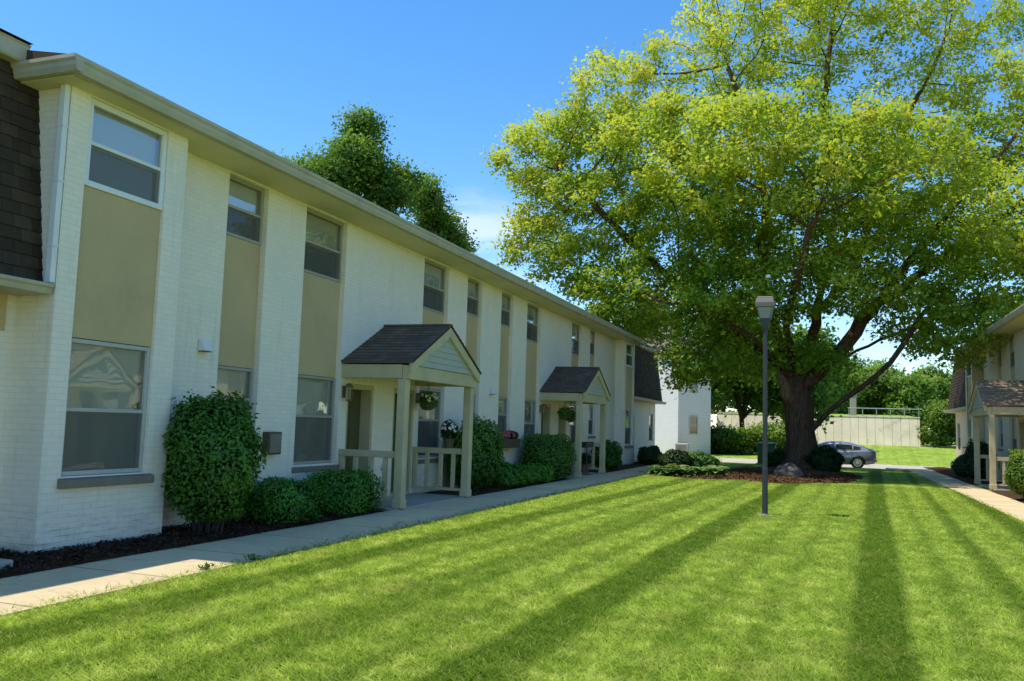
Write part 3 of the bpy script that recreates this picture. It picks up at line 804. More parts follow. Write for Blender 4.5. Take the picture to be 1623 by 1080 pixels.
# ------------------------------------------------------------------ trees
def tube_mesh(segs, mat, name, parent):
    """segs: list of polylines (points, radii)"""
    b = MB()
    for pts, rad in segs:
        n = 14 if max(rad) > .35 else 9 if max(rad) > .12 else 6 if max(rad) > .05 else 4
        b.tube(pts, rad, n, cap=max(rad) > .12)
    return b.build(name, mat, parent, smooth=True)

def colonize(nodes, parents, attr, step=.5, kill=.9, infl=7., iters=140):
    """space colonisation: grows twigs from the given skeleton toward the attraction points"""
    P = [np.array(p, float) for p in nodes]; par = list(parents)
    A = np.array(attr); best = np.full(len(A), 1e9); bi = np.zeros(len(A), int); alive = np.ones(len(A), bool)
    new = list(range(len(P)))
    for it in range(iters):
        for k in new:
            d = np.linalg.norm(A-P[k], axis=1); m = d < best; best[m] = d[m]; bi[m] = k
        alive &= best > kill
        use = alive & (best < infl)
        if not use.any(): break
        new = []
        for k in np.unique(bi[use]):
            dirs = A[use & (bi == k)]-P[k]; dirs /= np.linalg.norm(dirs, axis=1)[:, None]
            v = dirs.sum(0)+rng.normal(0, .18, 3); L = np.linalg.norm(v)
            if L < 1e-3: continue
            q = P[k]+v/L*step
            P.append(q); par.append(k); new.append(len(P)-1)
    return np.array(P), np.array(par)

def big_tree():
    root = thing('maple_tree', 'huge spreading maple tree with yellow-green crown standing at the end of the lawn', 'tree', (-1.1, 38, 0))
    bx, by = -1.10, 38.
    # trunk and the main limbs as the photo shows them: (points, start radius, end radius)
    nodes, par, rad0 = [], [], {}
    def chain(pts, start=None, step=.5):
        pts = [np.array(p, float) for p in pts]; prev = start; out = []
        if start is None: nodes.append(pts[0]); par.append(-1); prev = 0; out.append(0)
        else: pts = [nodes[start]]+pts
        for a, c in zip(pts[:-1], pts[1:]):
            n = max(1, int(np.linalg.norm(c-a)/step))
            for k in range(1, n+1):
                q = a+(c-a)*k/n+rng.normal(0, .05, 3)*(1 if k < n else 0)
                nodes.append(q); par.append(prev); prev = len(nodes)-1; out.append(prev)
        return out
    tr = chain([(bx, by, .0), (bx-.02, by, 1.3), (bx-.12, by, 2.6), (bx-.25, by, 3.9)])
    fork = tr[-1]; low = tr[len(tr)*2//3]; lower = tr[len(tr)//3]
    L1 = chain([(-1.9, 37.6, 5.2), (-2.7, 36.9, 8.0), (-2.4, 36.4, 11), (-3.2, 36.6, 14.5), (-4.2, 37, 18)], fork)     # upright left leader
    L2 = chain([(-.7, 38.3, 5.6), (-.1, 38.6, 8.5), (.3, 39, 12), (-.2, 39.2, 15.5), (.2, 39.5, 20)], fork)             # middle leader
    L3 = chain([(.35, 37.8, 4.9), (1.6, 37.4, 6.6), (2.7, 37, 8.0), (4.6, 36.6, 10.6), (6.6, 36.4, 13)], tr[-2])         # strong right limb
    L4 = chain([(-.2, 37.4, 2.3), (.7, 36.9, 3.1), (1.7, 36.4, 3.9), (2.6, 36.2, 5.0), (3.6, 36.0, 6.6)], lower)          # low thin right limb
    L5 = chain([(-2.6, 38.3, 4.9), (-4.6, 38.2, 6.6), (-7.0, 37.6, 8.6), (-9.6, 36.8, 11.2), (-11.6, 36.5, 13.2)], fork)  # long left limb
    L6 = chain([(1.2, 40, 9), (2.4, 41, 13), (3.6, 41.6, 16.5), (5.2, 42, 20)], L2[4])
    L7 = chain([(-3.0, 40, 8), (-4.6, 42, 11), (-6, 43, 15)], fork)
    L8 = chain([(-1.6, 35.4, 5.8), (-1.0, 32.8, 7.6), (-.2, 31.2, 9.6)], fork)
    L9 = chain([(-3.2, 35.6, 5.6), (-5.0, 33.8, 6.4), (-6.4, 33.0, 6.6)], fork)
    L10 = chain([(5.2, 39.2, 9.6), (7.6, 39.6, 11.4), (9.6, 39.6, 13)], L3[7])
    L11 = chain([(2.0, 39.0, 5.6), (3.8, 39.4, 6.4), (5.6, 39.4, 6.9)], L3[2])
    # crown lobes: centre, radii, share
    lobes = [((-11.4, 37.2, 13.6), (3.2, 3.6, 2.6), 1.0), ((-9.2, 37.5, 16.0), (3.2, 4, 2.6), .9), ((-10.3, 36.8, 9.8), (3.6, 3.6, 2.7), 1.1),
             ((-12.2, 37.2, 10.6), (1.8, 2.6, 1.9), .4), ((-7.4, 36.0, 7.2), (3.2, 3.6, 2.0), .8), ((-6.2, 35.2, 12.4), (3.8, 4, 3), 1.1), ((-2.2, 32.6, 11.4), (4.2, 4, 3.0), 1.6), ((-1.4, 36.0, 8.4), (3.4, 3, 1.5), .32), ((-4.4, 37, 9.4), (3.2, 3, 1.8), .32), ((2.0, 36, 8.4), (2.6, 3, 1.6), .26),
             ((1.6, 32.2, 10.8), (3.4, 3.8, 2.6), 1.2), ((-3.4, 37.5, 18.2), (4.6, 5, 3.4), 1.1), ((.2, 39, 21), (4.6, 5, 3.2), .8), ((4.4, 40.5, 19.5), (3.6, 4.2, 3.4), .7),
             ((7.8, 39.0, 14.6), (3.6, 4, 3.2), .8), ((5.4, 36.6, 9.2), (3.7, 4, 2.8), 1.2), ((9.6, 38.8, 10.6), (3.2, 4, 3.6), .8), ((4.7, 37.0, 6.0), (3.0, 3.6, 1.5), .7),
             ((-3.6, 35.4, 6.9), (3.2, 3.4, 1.8), .8), ((-5.3, 35.9, 4.5), (1.5, 2.6, 1.6), .5), ((.6, 34.8, 7.6), (2.8, 3, 1.8), .6), ((1.4, 41.5, 13), (5, 4.5, 4.5), .5),
             ((-6, 42.5, 12), (5, 4, 4.5), .5), ((6.6, 42.5, 9), (4, 3, 3), .25), ((-1.0, 36.8, 4.9), (1.5, 1.8, .8), .18), ((-8.4, 38.5, 6.6), (2.2, 3, 1.4), .3), ((-3.6, 39.6, 4.8), (2.4, 2.0, 1.3), .35)]
    tot = sum(l[2] for l in lobes); attr = []
    for c, r, sh in lobes:
        n = int(4300*sh/tot); d = rng.normal(size=(n, 3)); d /= np.linalg.norm(d, axis=1)[:, None]
        rr = rng.random(n)**.42
        attr.append(np.array(c)+d*rr[:, None]*np.array(r))
    attr = np.vstack(attr)
    P, par_ = colonize(nodes, par, attr, .45, .62, 9., 140)
    n = len(P); kids = [[] for _ in range(n)]
    for k in range(n):
        if par_[k] >= 0: kids[par_[k]].append(k)
    rad = np.zeros(n)
    for k in range(n-1, -1, -1):
        rad[k] = max(.011, sum(rad[c]**2.35 for c in kids[k])**(1/2.35)) if kids[k] else .011
    rad = .011*(rad/.011)**(math.log(.54/.011)/math.log(rad[tr[len(tr)//2]]/.011))
    for grp, f in ((L4, 1.7), (L3, 1.25), (L5, 1.15)):
        for k in grp: rad[k] *= f
    segs = []
    # polylines along the thickest child
    stack = [0]
    while stack:
        k = stack.pop(); line = [k]
        if par_[k] >= 0: line = [par_[k], k]
        while kids[k]:
            ks = sorted(kids[k], key=lambda c: -rad[c]); stack += ks[1:]; k = ks[0]; line.append(k)
        r = [rad[q] for q in line]
        if par_[line[0]] >= 0 or line[0] != 0: r[0] = r[1] if len(r) > 1 else r[0]
        segs.append(([tuple(P[q]) for q in line], r))
    trunkset = set(tr)
    thick = [s for s in segs if max(s[1]) > .05]; thin = [s for s in segs if max(s[1]) <= .05]
    # root flare: the first polyline is the trunk, given a fluted section and buttresses
    b = MB()
    pts, rr = thick[0]
    for pts_, r_ in thick[1:]: b.tube(pts_, r_, 10 if max(r_) > .12 else 6, cap=False)
    # the main trunk line
    N = 26; prev = None; ring = []
    for k, (p, r) in enumerate(zip(pts, rr)):
        z = p[2]; fl = 1+.95*math.exp(-max(0, z)/.42)+.10*math.exp(-((z-3.4)/1.0)**2)
        i = len(b.v); ring.append(i)
        for q in range(N):
            th = 2*PI*q/N; lob = 1+(.05+.17*math.exp(-max(0, z)/.7))*math.sin(5*th+.6+z*.15)+.035*math.sin(11*th+z*.8)*(1 if z < 5 else 0)
            b.v.append((p[0]+math.cos(th)*r*fl*lob, p[1]+math.sin(th)*r*fl*lob, p[2]-(.12 if k == 0 else 0)))
    for k in range(len(ring)-1):
        for q in range(N):
            e = (q+1) % N; b.f.append((ring[k]+q, ring[k]+e, ring[k+1]+e, ring[k+1]+q))
    b.build('trunk', 'bark', root, smooth=True)
    b = MB()
    for pts_, r_ in thin: b.tube(pts_, r_, 3, cap=False)
    stuff(b.build('twigs', 'bark_grey', root))
    # torn stub of a lost limb on the left of the trunk
    b = MB(); b.tube([(-1.45, 37.65, 2.7), (-1.66, 37.45, 3.2), (-1.75, 37.4, 3.6), (-1.95, 37.3, 3.95), (-1.92, 37.28, 4.15)], [.14, .26, .21, .16, .04], 11); b.build('torn_limb', 'bark_pale', root, smooth=True)
    # leaves in sprays about the fine twigs
    tips = np.nonzero((rad < .030) & (P[:, 2] > 3.0))[0]
    cnt = np.array([46 if kids[k] else 132 for k in tips])
    c = np.repeat(P[tips], cnt, axis=0); hub = c.copy()
    isend = np.repeat([0 if kids[k] else 1 for k in tips], cnt)
    sp = np.where(isend, .31, .26)[:, None]
    c = c+rng.normal(0, 1, c.shape)*sp*np.array([1.05, 1.05, .70])
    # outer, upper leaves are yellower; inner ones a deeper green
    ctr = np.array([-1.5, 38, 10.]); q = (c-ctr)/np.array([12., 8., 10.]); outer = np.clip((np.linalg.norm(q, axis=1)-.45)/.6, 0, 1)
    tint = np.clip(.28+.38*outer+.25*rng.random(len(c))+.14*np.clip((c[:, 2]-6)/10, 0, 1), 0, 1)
    keep = rng.random(len(c)) < np.where(c[:, 2] > 15.5, .72, 1.0)
    c, tint, hub = c[keep], tint[keep], hub[keep]
    LC = np.array([l[0] for l in lobes]); LR = np.array([l[1] for l in lobes])
    best = np.full(len(c), 1e9); od = np.zeros_like(c)
    for a_, r_ in zip(LC, LR):
        q = (c-a_)/r_; d_ = np.linalg.norm(q, axis=1); m_ = d_ < best; best[m_] = d_[m_]; od[m_] = q[m_]/r_
    od = unit(unit(od)*.75+unit(c-hub)*.6+np.array([0, 0, .35]))
    v = leaves(c, np.clip(rng.lognormal(-1.82, .30, len(c)), .07, .28), np.tile([-.2, -.25, 1.], (len(c), 1)), .42, .66, .35)
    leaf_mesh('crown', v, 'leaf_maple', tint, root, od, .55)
    print('maple', n, len(c))
big_tree()

def cloud_tree(name, label, base, lobes, mat, nleaf, size, trunk_r=.22, cat='tree', group=None, bark='bark_grey', clump=26, spread=.42, parts=True):
    """tapered trunk, limbs to each lobe, and leaf sprays clustered through the lobes' volume"""
    root = thing(name, label, cat, base, group)
    b = MB(); bx, by, bz = base; top = max(l[0][2] for l in lobes)
    fork = bz+(min(l[0][2]-l[1][2]*.6 for l in lobes)-bz)*.7; fork = max(fork, bz+.4)
    b.tube([(bx, by, bz-.1), (bx, by, bz+.3), (bx+.05, by, (bz+fork)/2), (bx, by, fork)], [trunk_r*1.5, trunk_r*1.1, trunk_r, trunk_r*.85], 9)
    for c, r, s_ in lobes:
        mid = ((bx+c[0])/2+random.uniform(-.2, .2), (by+c[1])/2, fork+(c[2]-fork)*.45)
        b.tube([(bx, by, fork-.1), mid, tuple(c)], [trunk_r*.7, trunk_r*.45, trunk_r*.12], 6, False)
        for k in range(5):
            d = np.array([random.uniform(-1, 1), random.uniform(-1, 1), random.uniform(-.3, 1)]); b.tube([mid, tuple(np.array(c)+d*np.array(r)*.75)], [trunk_r*.28, .012], 4, False)
    b.build('trunk', bark, root, smooth=True)
    tot = sum(l[2] for l in lobes); C_, T_, O_ = [], [], []
    for c, r, s_ in lobes:
        k = max(3, int(nleaf*s_/tot/clump)); d = rng.normal(size=(k, 3)); d /= np.linalg.norm(d, axis=1)[:, None]
        cc = np.array(c)+d*(rng.random(k)**.36)[:, None]*np.array(r)*rng.uniform(.86, 1.1, (k, 1))
        cl = np.repeat(cc, clump, 0)+rng.normal(0, spread, (k*clump, 3))*np.array([1, 1, .62])
        O_.append(unit(unit(np.repeat((cc-np.array(c))/np.array(r), clump, 0))+unit(cl-np.repeat(cc, clump, 0))*.8+np.array([0, 0, .35])))
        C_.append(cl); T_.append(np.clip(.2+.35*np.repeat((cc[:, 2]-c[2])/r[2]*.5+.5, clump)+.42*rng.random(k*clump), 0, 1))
    c = np.vstack(C_); t = np.concatenate(T_); od = np.vstack(O_)
    v = leaves(c, rng.uniform(.7, 1.3, len(c))*size, np.tile([-.2, -.2, 1.], (len(c), 1)), .4, .68, .2)
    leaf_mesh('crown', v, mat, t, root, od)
    return root

# two trees rising behind the left roof
cloud_tree('broadleaf_tree', 'dark green pointed tree rising behind the left roof, the larger of two', (-20.2, 33.6, 0),
           [((-20.2, 33.2, 13.2), (1.3, 1.3, 1.2), .7), ((-19.8, 34.8, 12.2), (1.3, 1.3, 1.4), .7), ((-20.4, 34.2, 15.0), (.7, .8, 1.0), .3), ((-21.0, 30.2, 11.5), (1.3, 1.7, .8), .45), ((-20.6, 31.9, 12.0), (1.2, 1.2, 1.0), .45), ((-19.6, 36.4, 13.0), (.9, .8, 1.0), .35), ((-20, 33.4, 9.6), (2.2, 2.8, 1.6), .9)],
           'leaf_bg', 42000, .165, .28, clump=64, spread=.34)
cloud_tree('broadleaf_tree', 'smaller dark green tree rising behind the left roof beside the big crown', (-20.4, 41.4, 0),
           [((-20.4, 41.2, 13.5), (.9, .8, 1.4), .4), ((-20.2, 42.4, 12.0), (1.2, 1.2, 1.1), .6), ((-20.2, 44.6, 11.6), (.8, .9, .6), .3), ((-20.2, 43.4, 10.6), (1.2, 1.2, .9), .4), ((-20.3, 42.3, 8.6), (1.6, 1.8, 1.4), .5)],
           'leaf_bg', 30000, .165, .25, clump=64, spread=.33)

# greenery at the far end of the court
def rnd_lobes(x, y, z0, h, r, n=6, seed=0):
    q = random.Random(seed); o = []
    for k in range(n):
        a = q.uniform(0, 2*PI); rr = r*q.uniform(.15, .6); zz = z0+h*q.uniform(.35, .85)
        o.append(((x+rr*math.cos(a), y+rr*math.sin(a), zz), (r*q.uniform(.4, .65), r*q.uniform(.4, .65), h*q.uniform(.14, .22)), q.uniform(.6, 1)))
    return o
far = [(-9.6, 66, 9.5, 3.6, 'leaf_bg', 'dense green tree behind the far white house', 1), (-6.3, 68, 11.5, 3.8, 'leaf_bg', 'tall dense tree behind the pole, left of the maple trunk', 2),
       (-3.0, 67, 9, 3.2, 'leaf_bg', 'green tree directly behind the maple trunk', 3), (-13.5, 75, 13, 4.5, 'leaf_bg', 'tall tree far behind the end of the left building', 4)]
for x, y, h, r, m, lab, sd in far:
    cloud_tree('broadleaf_tree', lab, (x, y, gz(x, y)), rnd_lobes(x, y, gz(x, y), h, r, 9, sd), m, 15000, .34, .2, spread=.5)
for x, y, h, r, m, lab, sd in [(-8.4, 59.5, 2.2, 1.5, 'leaf_dark', 'dark rounded shrub beside the far white house', 11), (-6.3, 60.5, 2.8, 1.7, 'leaf_bg', 'mid green shrub left of the lamp pole at the far lawn', 12),
                               (-4.4, 61, 2.6, 1.5, 'leaf_bright', 'bright green shrub behind the lamp pole and green utility box', 13), (-2.6, 59.5, 2.7, 1.4, 'leaf_bright', 'bright green shrub just left of the maple trunk', 14)]:
    cloud_tree('shrub', lab, (x, y, gz(x, y)), rnd_lobes(x, y, gz(x, y)-.35*h, h*1.2, r, 8, sd), m, 9000, .2, .06, 'shrub', spread=.3)

# retaining wall with its grassy bank and the trees upon it
b = MB(); b.prism([(-9, 74.35, .2), (-9, 75.35, .2), (-9, 75.35, 3.02), (-9, 75.0, 3.02)], (15.65, 0, 0)); rw = b.build('retaining_wall', 'retain', None)
tag(rw, 'long pale concrete retaining wall behind the parked car', 'wall')
b = MB(); b.box((-9, 74.96, 3.02), (6.70, 75.40, 3.12)); b.build('coping', 'retain', rw, .01)
bk = MB()
for i in range(8):
    ya, yb = 75.4+i*3.5, 75.4+(i+1)*3.5; za, zb = 3.0+.5*math.sin(min(1, i/4)*PI/2), 3.0+.5*math.sin(min(1, (i+1)/4)*PI/2)
    bk.quad((-60, ya, za), (6.6, ya, za), (6.6, yb, zb), (-60, yb, zb))
bk.quad((6.6, 75.4, -.2), (6.6, 103.4, -.2), (6.6, 103.4, 3.5), (6.6, 75.4, 3.0)); struct(bk.build('grass_bank', 'lawn'))
b = MB(); b.tube([(1.4, 76.6, 3.78), (7.0, 76.6, 3.78)], .045, 6)
for k in range(6): b.tube([(1.5+k*1.05, 76.6, 3.0), (1.5+k*1.05, 76.6, 3.78)], .035, 6)
tag(b.build('guard_rail', 'steel_rail', None), 'thin blue-grey guard rail along the top of the retaining wall', 'railing')
t = MB(); t.box((1.6, 77.2, 3.0), (2.1, 77.7, 4.9)); pl = t.build('pillar', 'slab', None, .03)
tag(pl, 'pale square pillar standing above the retaining wall', 'pillar'); b = MB(); b.box((1.54, 77.14, 4.9), (2.16, 77.76, 5.0)); b.build('cap', 'slab', pl, .02)
far2 = [(-9.5, 84, 9, 3.4, 'leaf_bg', 'tree on the bank behind the far white house and lamp pole', 41), (-5.5, 86, 8.5, 3.4, 'leaf_bg', 'tree on the bank just left of the maple trunk', 42), (-1.8, 88, 8, 3.0, 'leaf_bg', 'tree on the bank hidden partly by the maple trunk', 43)]
bank = far2+[(6.0, 108, 8.5, 3.2, 'leaf_bg', 'tall tree in the second row above the middle of the retaining wall', 44), (-4.5, 92, 8, 3.0, 'leaf_bg', 'green tree on the bank left of the pale pillar', 21), (0.3, 95, 6.5, 2.8, 'leaf_bright', 'light green tree on the bank behind the pale pillar', 22), (4.0, 99, 6.2, 2.3, 'leaf_bright', 'fresh green tree on the bank above the middle of the retaining wall', 23),
        (7.8, 97, 7.2, 2.6, 'leaf_bg', 'taller dark tree on the bank above the right end of the wall', 24), (11.8, 112, 9.5, 3.4, 'leaf_bg', 'distant tree beside the right building', 25), (1.8, 118, 10, 3.8, 'leaf_bg', 'most distant hazy tree beyond the bank', 26)]
for x, y, h, r, m, lab, sd in bank:
    z = 3.4 if x < 7 else 2.
    cloud_tree('broadleaf_tree', lab, (x, y, z), rnd_lobes(x, y, z-.25*h, h*1.1, r, 8, sd), m, 8000, .38, .18, spread=.5)
cloud_tree('shrub', 'large rounded bright shrub at the right end of the retaining wall', (8.3, 74.6, .85), rnd_lobes(8.3, 74.6, .1, 4.2, 1.9, 8, 31), 'leaf_bright', 9000, .24, .09, 'shrub', spread=.32)
cloud_tree('shrub', 'darker shrub partly hidden behind the far corner of the right building', (10.6, 75.5, .85), rnd_lobes(10.6, 75.5, .1, 4.6, 2.0, 8, 32), 'leaf_bg', 9000, .24, .09, 'shrub', spread=.32)

# ------------------------------------------------------------------ shrubs along the fronts
def bush(name, label, c, r, mat, n, size, z0=.0, group=None, square=0., ragged=.10, core=.80, stems=0, sprigs=0):
    """clipped or loose bush: leaves over a lumpy shell and through its depth, on stems from the ground"""
    root = thing(name, label, 'shrub', (c[0], c[1], 0), group)
    C = np.array(c); Rr = np.array(r)
    def shell(d):
        ph = c[0]*7+c[1]*3
        k = 1+ragged*(np.sin(d[:, 0]*5.1+ph)*np.sin(d[:, 1]*4.3+1+ph)+.8*np.sin(d[:, 2]*6.1+d[:, 0]*3+ph)+.5*np.sin(d[:, 0]*11+d[:, 1]*9+d[:, 2]*8))
        if square:
            e = 2+square*5; k = k/((np.abs(d)**e).sum(1)**(1/e))
        return k
    d = rng.normal(size=(n, 3)); d /= np.linalg.norm(d, axis=1)[:, None]
    rr = np.where(rng.random(n) < .72, rng.uniform(.88, 1.04, n), rng.uniform(.55, .9, n))
    p = C+d*(shell(d)*rr)[:, None]*Rr
    if sprigs:
        s = rng.normal(size=(sprigs, 3)); s[:, 2] = np.abs(s[:, 2]); s /= np.linalg.norm(s, axis=1)[:, None]
        q = np.repeat(s, 9, 0); t = np.tile(np.linspace(.95, 1.16, 9), sprigs)
        p2 = C+q*(shell(q)*t)[:, None]*Rr+rng.normal(0, size*.35, (len(q), 3)); p = np.vstack([p, p2]); d = np.vstack([d, q]); rr = np.concatenate([rr, t])
    ok = p[:, 2] > z0+.02; p, d, rr = p[ok], d[ok], rr[ok]
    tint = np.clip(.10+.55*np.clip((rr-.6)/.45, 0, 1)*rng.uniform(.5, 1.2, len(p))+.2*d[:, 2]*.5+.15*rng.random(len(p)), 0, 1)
    v = leaves(p, rng.uniform(.7, 1.3, len(p))*size, d*.8+np.array([0, 0, .4]), .5, .6, .15)
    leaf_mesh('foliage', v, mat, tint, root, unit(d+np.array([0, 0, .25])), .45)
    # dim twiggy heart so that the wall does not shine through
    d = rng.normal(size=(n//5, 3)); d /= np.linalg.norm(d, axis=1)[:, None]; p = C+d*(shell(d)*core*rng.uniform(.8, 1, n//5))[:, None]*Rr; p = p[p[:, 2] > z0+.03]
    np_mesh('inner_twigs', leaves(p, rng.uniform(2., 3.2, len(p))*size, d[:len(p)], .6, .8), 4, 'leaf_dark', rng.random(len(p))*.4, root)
    if stems:
        b = MB()
        for k in range(stems):
            a = random.uniform(0, 2*PI); q = random.uniform(.25, .7)
            e = (c[0]+math.cos(a)*r[0]*q, c[1]+math.sin(a)*r[1]*q, c[2]+random.uniform(-.5, .1)*r[2])
            s0 = (c[0]+math.cos(a)*.24*random.random(), c[1]+math.sin(a)*.24*random.random(), .0)
            b.tube([s0, ((s0[0]*.6+e[0]*.4), (s0[1]*.6+e[1]*.4), e[2]*.5), e], [.015, .012, .006], 5, False)
        b.build('stems', 'bark_grey', root)
    return root
bush('round_shrub', 'tall round leafy shrub on bare stems beside the first bay', (-7.70, 9.48, 1.05), (.60, .64, .84), 'leaf_bush', 12500, .058, .20, stems=26, sprigs=70, ragged=.075)
bush('low_shrub', 'low clipped shrub nearest the tall round shrub', (-7.72, 11.12, .33), (.50, .60, .33), 'leaf_hedge', 8500, .042, 0, square=.25, ragged=.07, sprigs=25)
bush('low_shrub', 'low clipped shrub against the first porch railing', (-7.72, 12.82, .36), (.52, .72, .36), 'leaf_hedge', 9500, .042, 0, square=.25, ragged=.07, sprigs=25)
bush('tall_shrub', 'tall dark shrub just past the first porch', (-7.78, 18.75, .85), (.60, .95, .80), 'leaf_bush', 9500, .066, .05, stems=8, sprigs=34, ragged=.10)
for i, (y, z, lab) in enumerate(((20.4, .30, 'low spreading shrub beside the tall dark shrub'), (21.7, .27, 'low spreading shrub under the flower box'), (22.9, .26, 'low spreading shrub in front of the boxy hedge'))):
    bush('low_shrub', lab, (-7.62, y, z), (.48, .72, z), 'leaf_hedge', 4500, .055, 0, ragged=.12)
bush('boxy_shrub', 'boxy clipped shrub in front of the second porch', (-7.72, 24.15, .68), (.62, 1.1, .64), 'leaf_bush', 9000, .062, .05, square=.5, ragged=.05, stems=5)
bush('small_shrub', 'small dark shrub past the second porch', (-7.72, 31.3, .55), (.55, .85, .52), 'leaf_bush', 4500, .075, .02, stems=4, ragged=.1)
bush('small_shrub', 'dark shrub at the foot of the far bay', (-7.5, 38.4, .4), (.5, 1.3, .42), 'leaf_dark', 3500, .085, .0)
bush('small_shrub', 'dark bush at the right foot of the maple trunk', (-.15, 37.2, .5), (.66, .6, .58), 'leaf_dark', 5000, .09, 0, sprigs=20)
bush('small_shrub', 'small bush at the left foot of the maple trunk', (-2.1, 38.6, .4), (.5, .5, .45), 'leaf_dark', 2500, .09, 0)
bush('porch_shrub', 'sunlit green shrub in front of the right porch posts', (4.95, 25.9, .72), (.55, .85, .66), 'leaf_bright', 8000, .075, .03, sprigs=30, stems=5)
bush('porch_shrub', 'dark upright shrub past the right porch', (5.15, 35.6, .75), (.55, .9, .75), 'leaf_dark', 4500, .085, .02, sprigs=12)
bush('porch_shrub', 'low dark shrub by the far wing of the right building', (5.2, 39.3, .45), (.5, 1.2, .45), 'leaf_dark', 3500, .085, .0)
# bed at the left of the tree: darker shrubs behind, pale hostas in front
for x, y, r, h, m, lab in ((-5.35, 32.4, .62, .40, 'leaf_dark', 'dark leafy shrub at the left end of the hosta bed'), (-4.5, 32.9, .58, .38, 'leaf_bush', 'green leafy shrub behind the hostas at the right end of their bed')):
    bush('bed_shrub', lab, (x, y, h), (r, r, h), m, 3500, .10, 0, ragged=.12, sprigs=14)
def hosta(name, label, x, y, r, n, group):
    root = thing(name, label, 'plant', (x, y, 0), group); b = MB()
    for k in range(n):
        a = 2*PI*k*.381966+random.uniform(-.2, .2); t = k/n; L = r*random.uniform(.75, 1.1); el = .25+1.0*(1-t); wd = L*.26
        dx, dy = math.cos(a), math.sin(a); px_, py_ = -dy, dx; P = []
        for s_ in (.05, .35, .65, .88, 1.):
            hh = L*(math.sin(el)*s_*1.1-.55*s_*s_); q = math.sin(PI*min(1, s_*1.02))**.8 if s_ < 1 else 0
            P.append(((x+dx*L*s_*math.cos(el*.6), y+dy*L*s_*math.cos(el*.6), .05+max(0, hh)), wd*q))
        for (p0, w0), (p1, w1) in zip(P[:-1], P[1:]):
            for sg in (-1, 1):
                b.quad(p0, p1, (p1[0]+px_*w1*sg, p1[1]+py_*w1*sg, p1[2]+w1*.3), (p0[0]+px_*w0*sg, p0[1]+py_*w0*sg, p0[2]+w0*.3))
    o = b.build('leaf_rosette', 'leaf_hosta', root); at = o.data.attributes.new('tint', 'FLOAT', 'POINT'); q = np.repeat(rng.random(len(o.data.vertices)//8+1), 8)[:len(o.data.vertices)]
    at.data.foreach_set('value', q.astype(np.float32)); return root
for i, (x, y) in enumerate(((-5.5, 29.7), (-5.05, 29.4), (-4.6, 29.7), (-4.2, 30.3), (-4.35, 31.3), (-5.0, 30.4), (-4.7, 31.1), (-5.5, 30.6), (-3.7, 30.9))):
    hosta('hosta', 'pale leafy hosta in the bed between the left walk and the maple', x, y, random.uniform(.50, .66), 26, 'hostas in the bed beside the maple')

# ------------------------------------------------------------------ lamp post on the lawn
lp = thing('lamp_post', 'tall dark lamp post with square tapered lantern standing alone on the lawn', 'lamp post', (-1.17, 17.39, 0))
b = MB(); b.lathe((-1.17, 17.39, 0), [(.15, -.05), (.15, .018), (.13, .03), (.05, .031)], 18); b.build('footing', 'slab', lp)
b = MB(); b.lathe((-1.17, 17.39, 0), [(.085, .0), (.085, .02), (.054, .05), (.052, .9), (.046, .93), (.042, 3.45), (.042, 3.62)], 14); b.build('pole', 'lamp_pole', lp, smooth=False)
def frus(b, c, s0, z0, s1, z1):
    i = len(b.v)
    for s_, z in ((s0, z0), (s1, z1)): b.v += [(c[0]-s_, c[1]-s_, z), (c[0]+s_, c[1]-s_, z), (c[0]+s_, c[1]+s_, z), (c[0]-s_, c[1]+s_, z)]
    b.f += [(i+3, i+2, i+1, i), (i+4, i+5, i+6, i+7)]+[(i+k, i+(k+1) % 4, i+4+(k+1) % 4, i+4+k) for k in range(4)]
c = (-1.17, 17.39)
b = MB(); frus(b, c, .060, 3.60, .095, 3.80); b.build('lantern_base', 'lamp_pole', lp, .004)
b = MB(); frus(b, c, .092, 3.802, .142, 4.02); b.build('lantern_glass', 'lamp_glass', lp, .004)
b = MB()
for sx, sy in ((-1, -1), (1, -1), (1, 1), (-1, 1)): b.tube([(c[0]+sx*.095, c[1]+sy*.095, 3.80), (c[0]+sx*.146, c[1]+sy*.146, 4.022)], .010, 4)
b.build('lantern_frame', 'grey_metal', lp)
b = MB(); frus(b, c, .172, 4.022, .180, 4.10); frus(b, c, .180, 4.102, .150, 4.20); frus(b, c, .150, 4.202, .135, 4.225); b.build('lantern_cap', 'lamp_cap', lp, .006)

# boulder lying in the bark ring
def boulder(c, r, seed):
    me = bpy.data.meshes.new('boulder'); bm = bmesh.new(); bmesh.ops.create_icosphere(bm, subdivisions=4, radius=1); q = random.Random(seed)
    cuts = [(Vector((q.uniform(-1, 1), q.uniform(-1, 1), q.uniform(-.2, 1))).normalized(), q.uniform(.62, .85)) for _ in range(13)]
    for v in bm.verts:
        for n_, d_ in cuts:
            e = v.co.dot(n_)-d_
            if e > 0: v.co -= n_*e*.9
        v.co *= 1+.03*math.sin(v.co.x*9+v.co.y*7)+.02*math.sin(v.co.z*17+v.co.x*5)
        v.co = Vector((v.co.x*r[0]+c[0], v.co.y*r[1]+c[1], v.co.z*r[2]+c[2]))
    bm.to_mesh(me); bm.free(); me.materials.append(M['rock']); o = bpy.data.objects.new('boulder', me); COL.objects.link(o); return o
tag(boulder((-1.40, 33.0, .06), (.66, .5, .52), 8), 'grey boulder lying in the bark chips before the maple trunk', 'boulder')

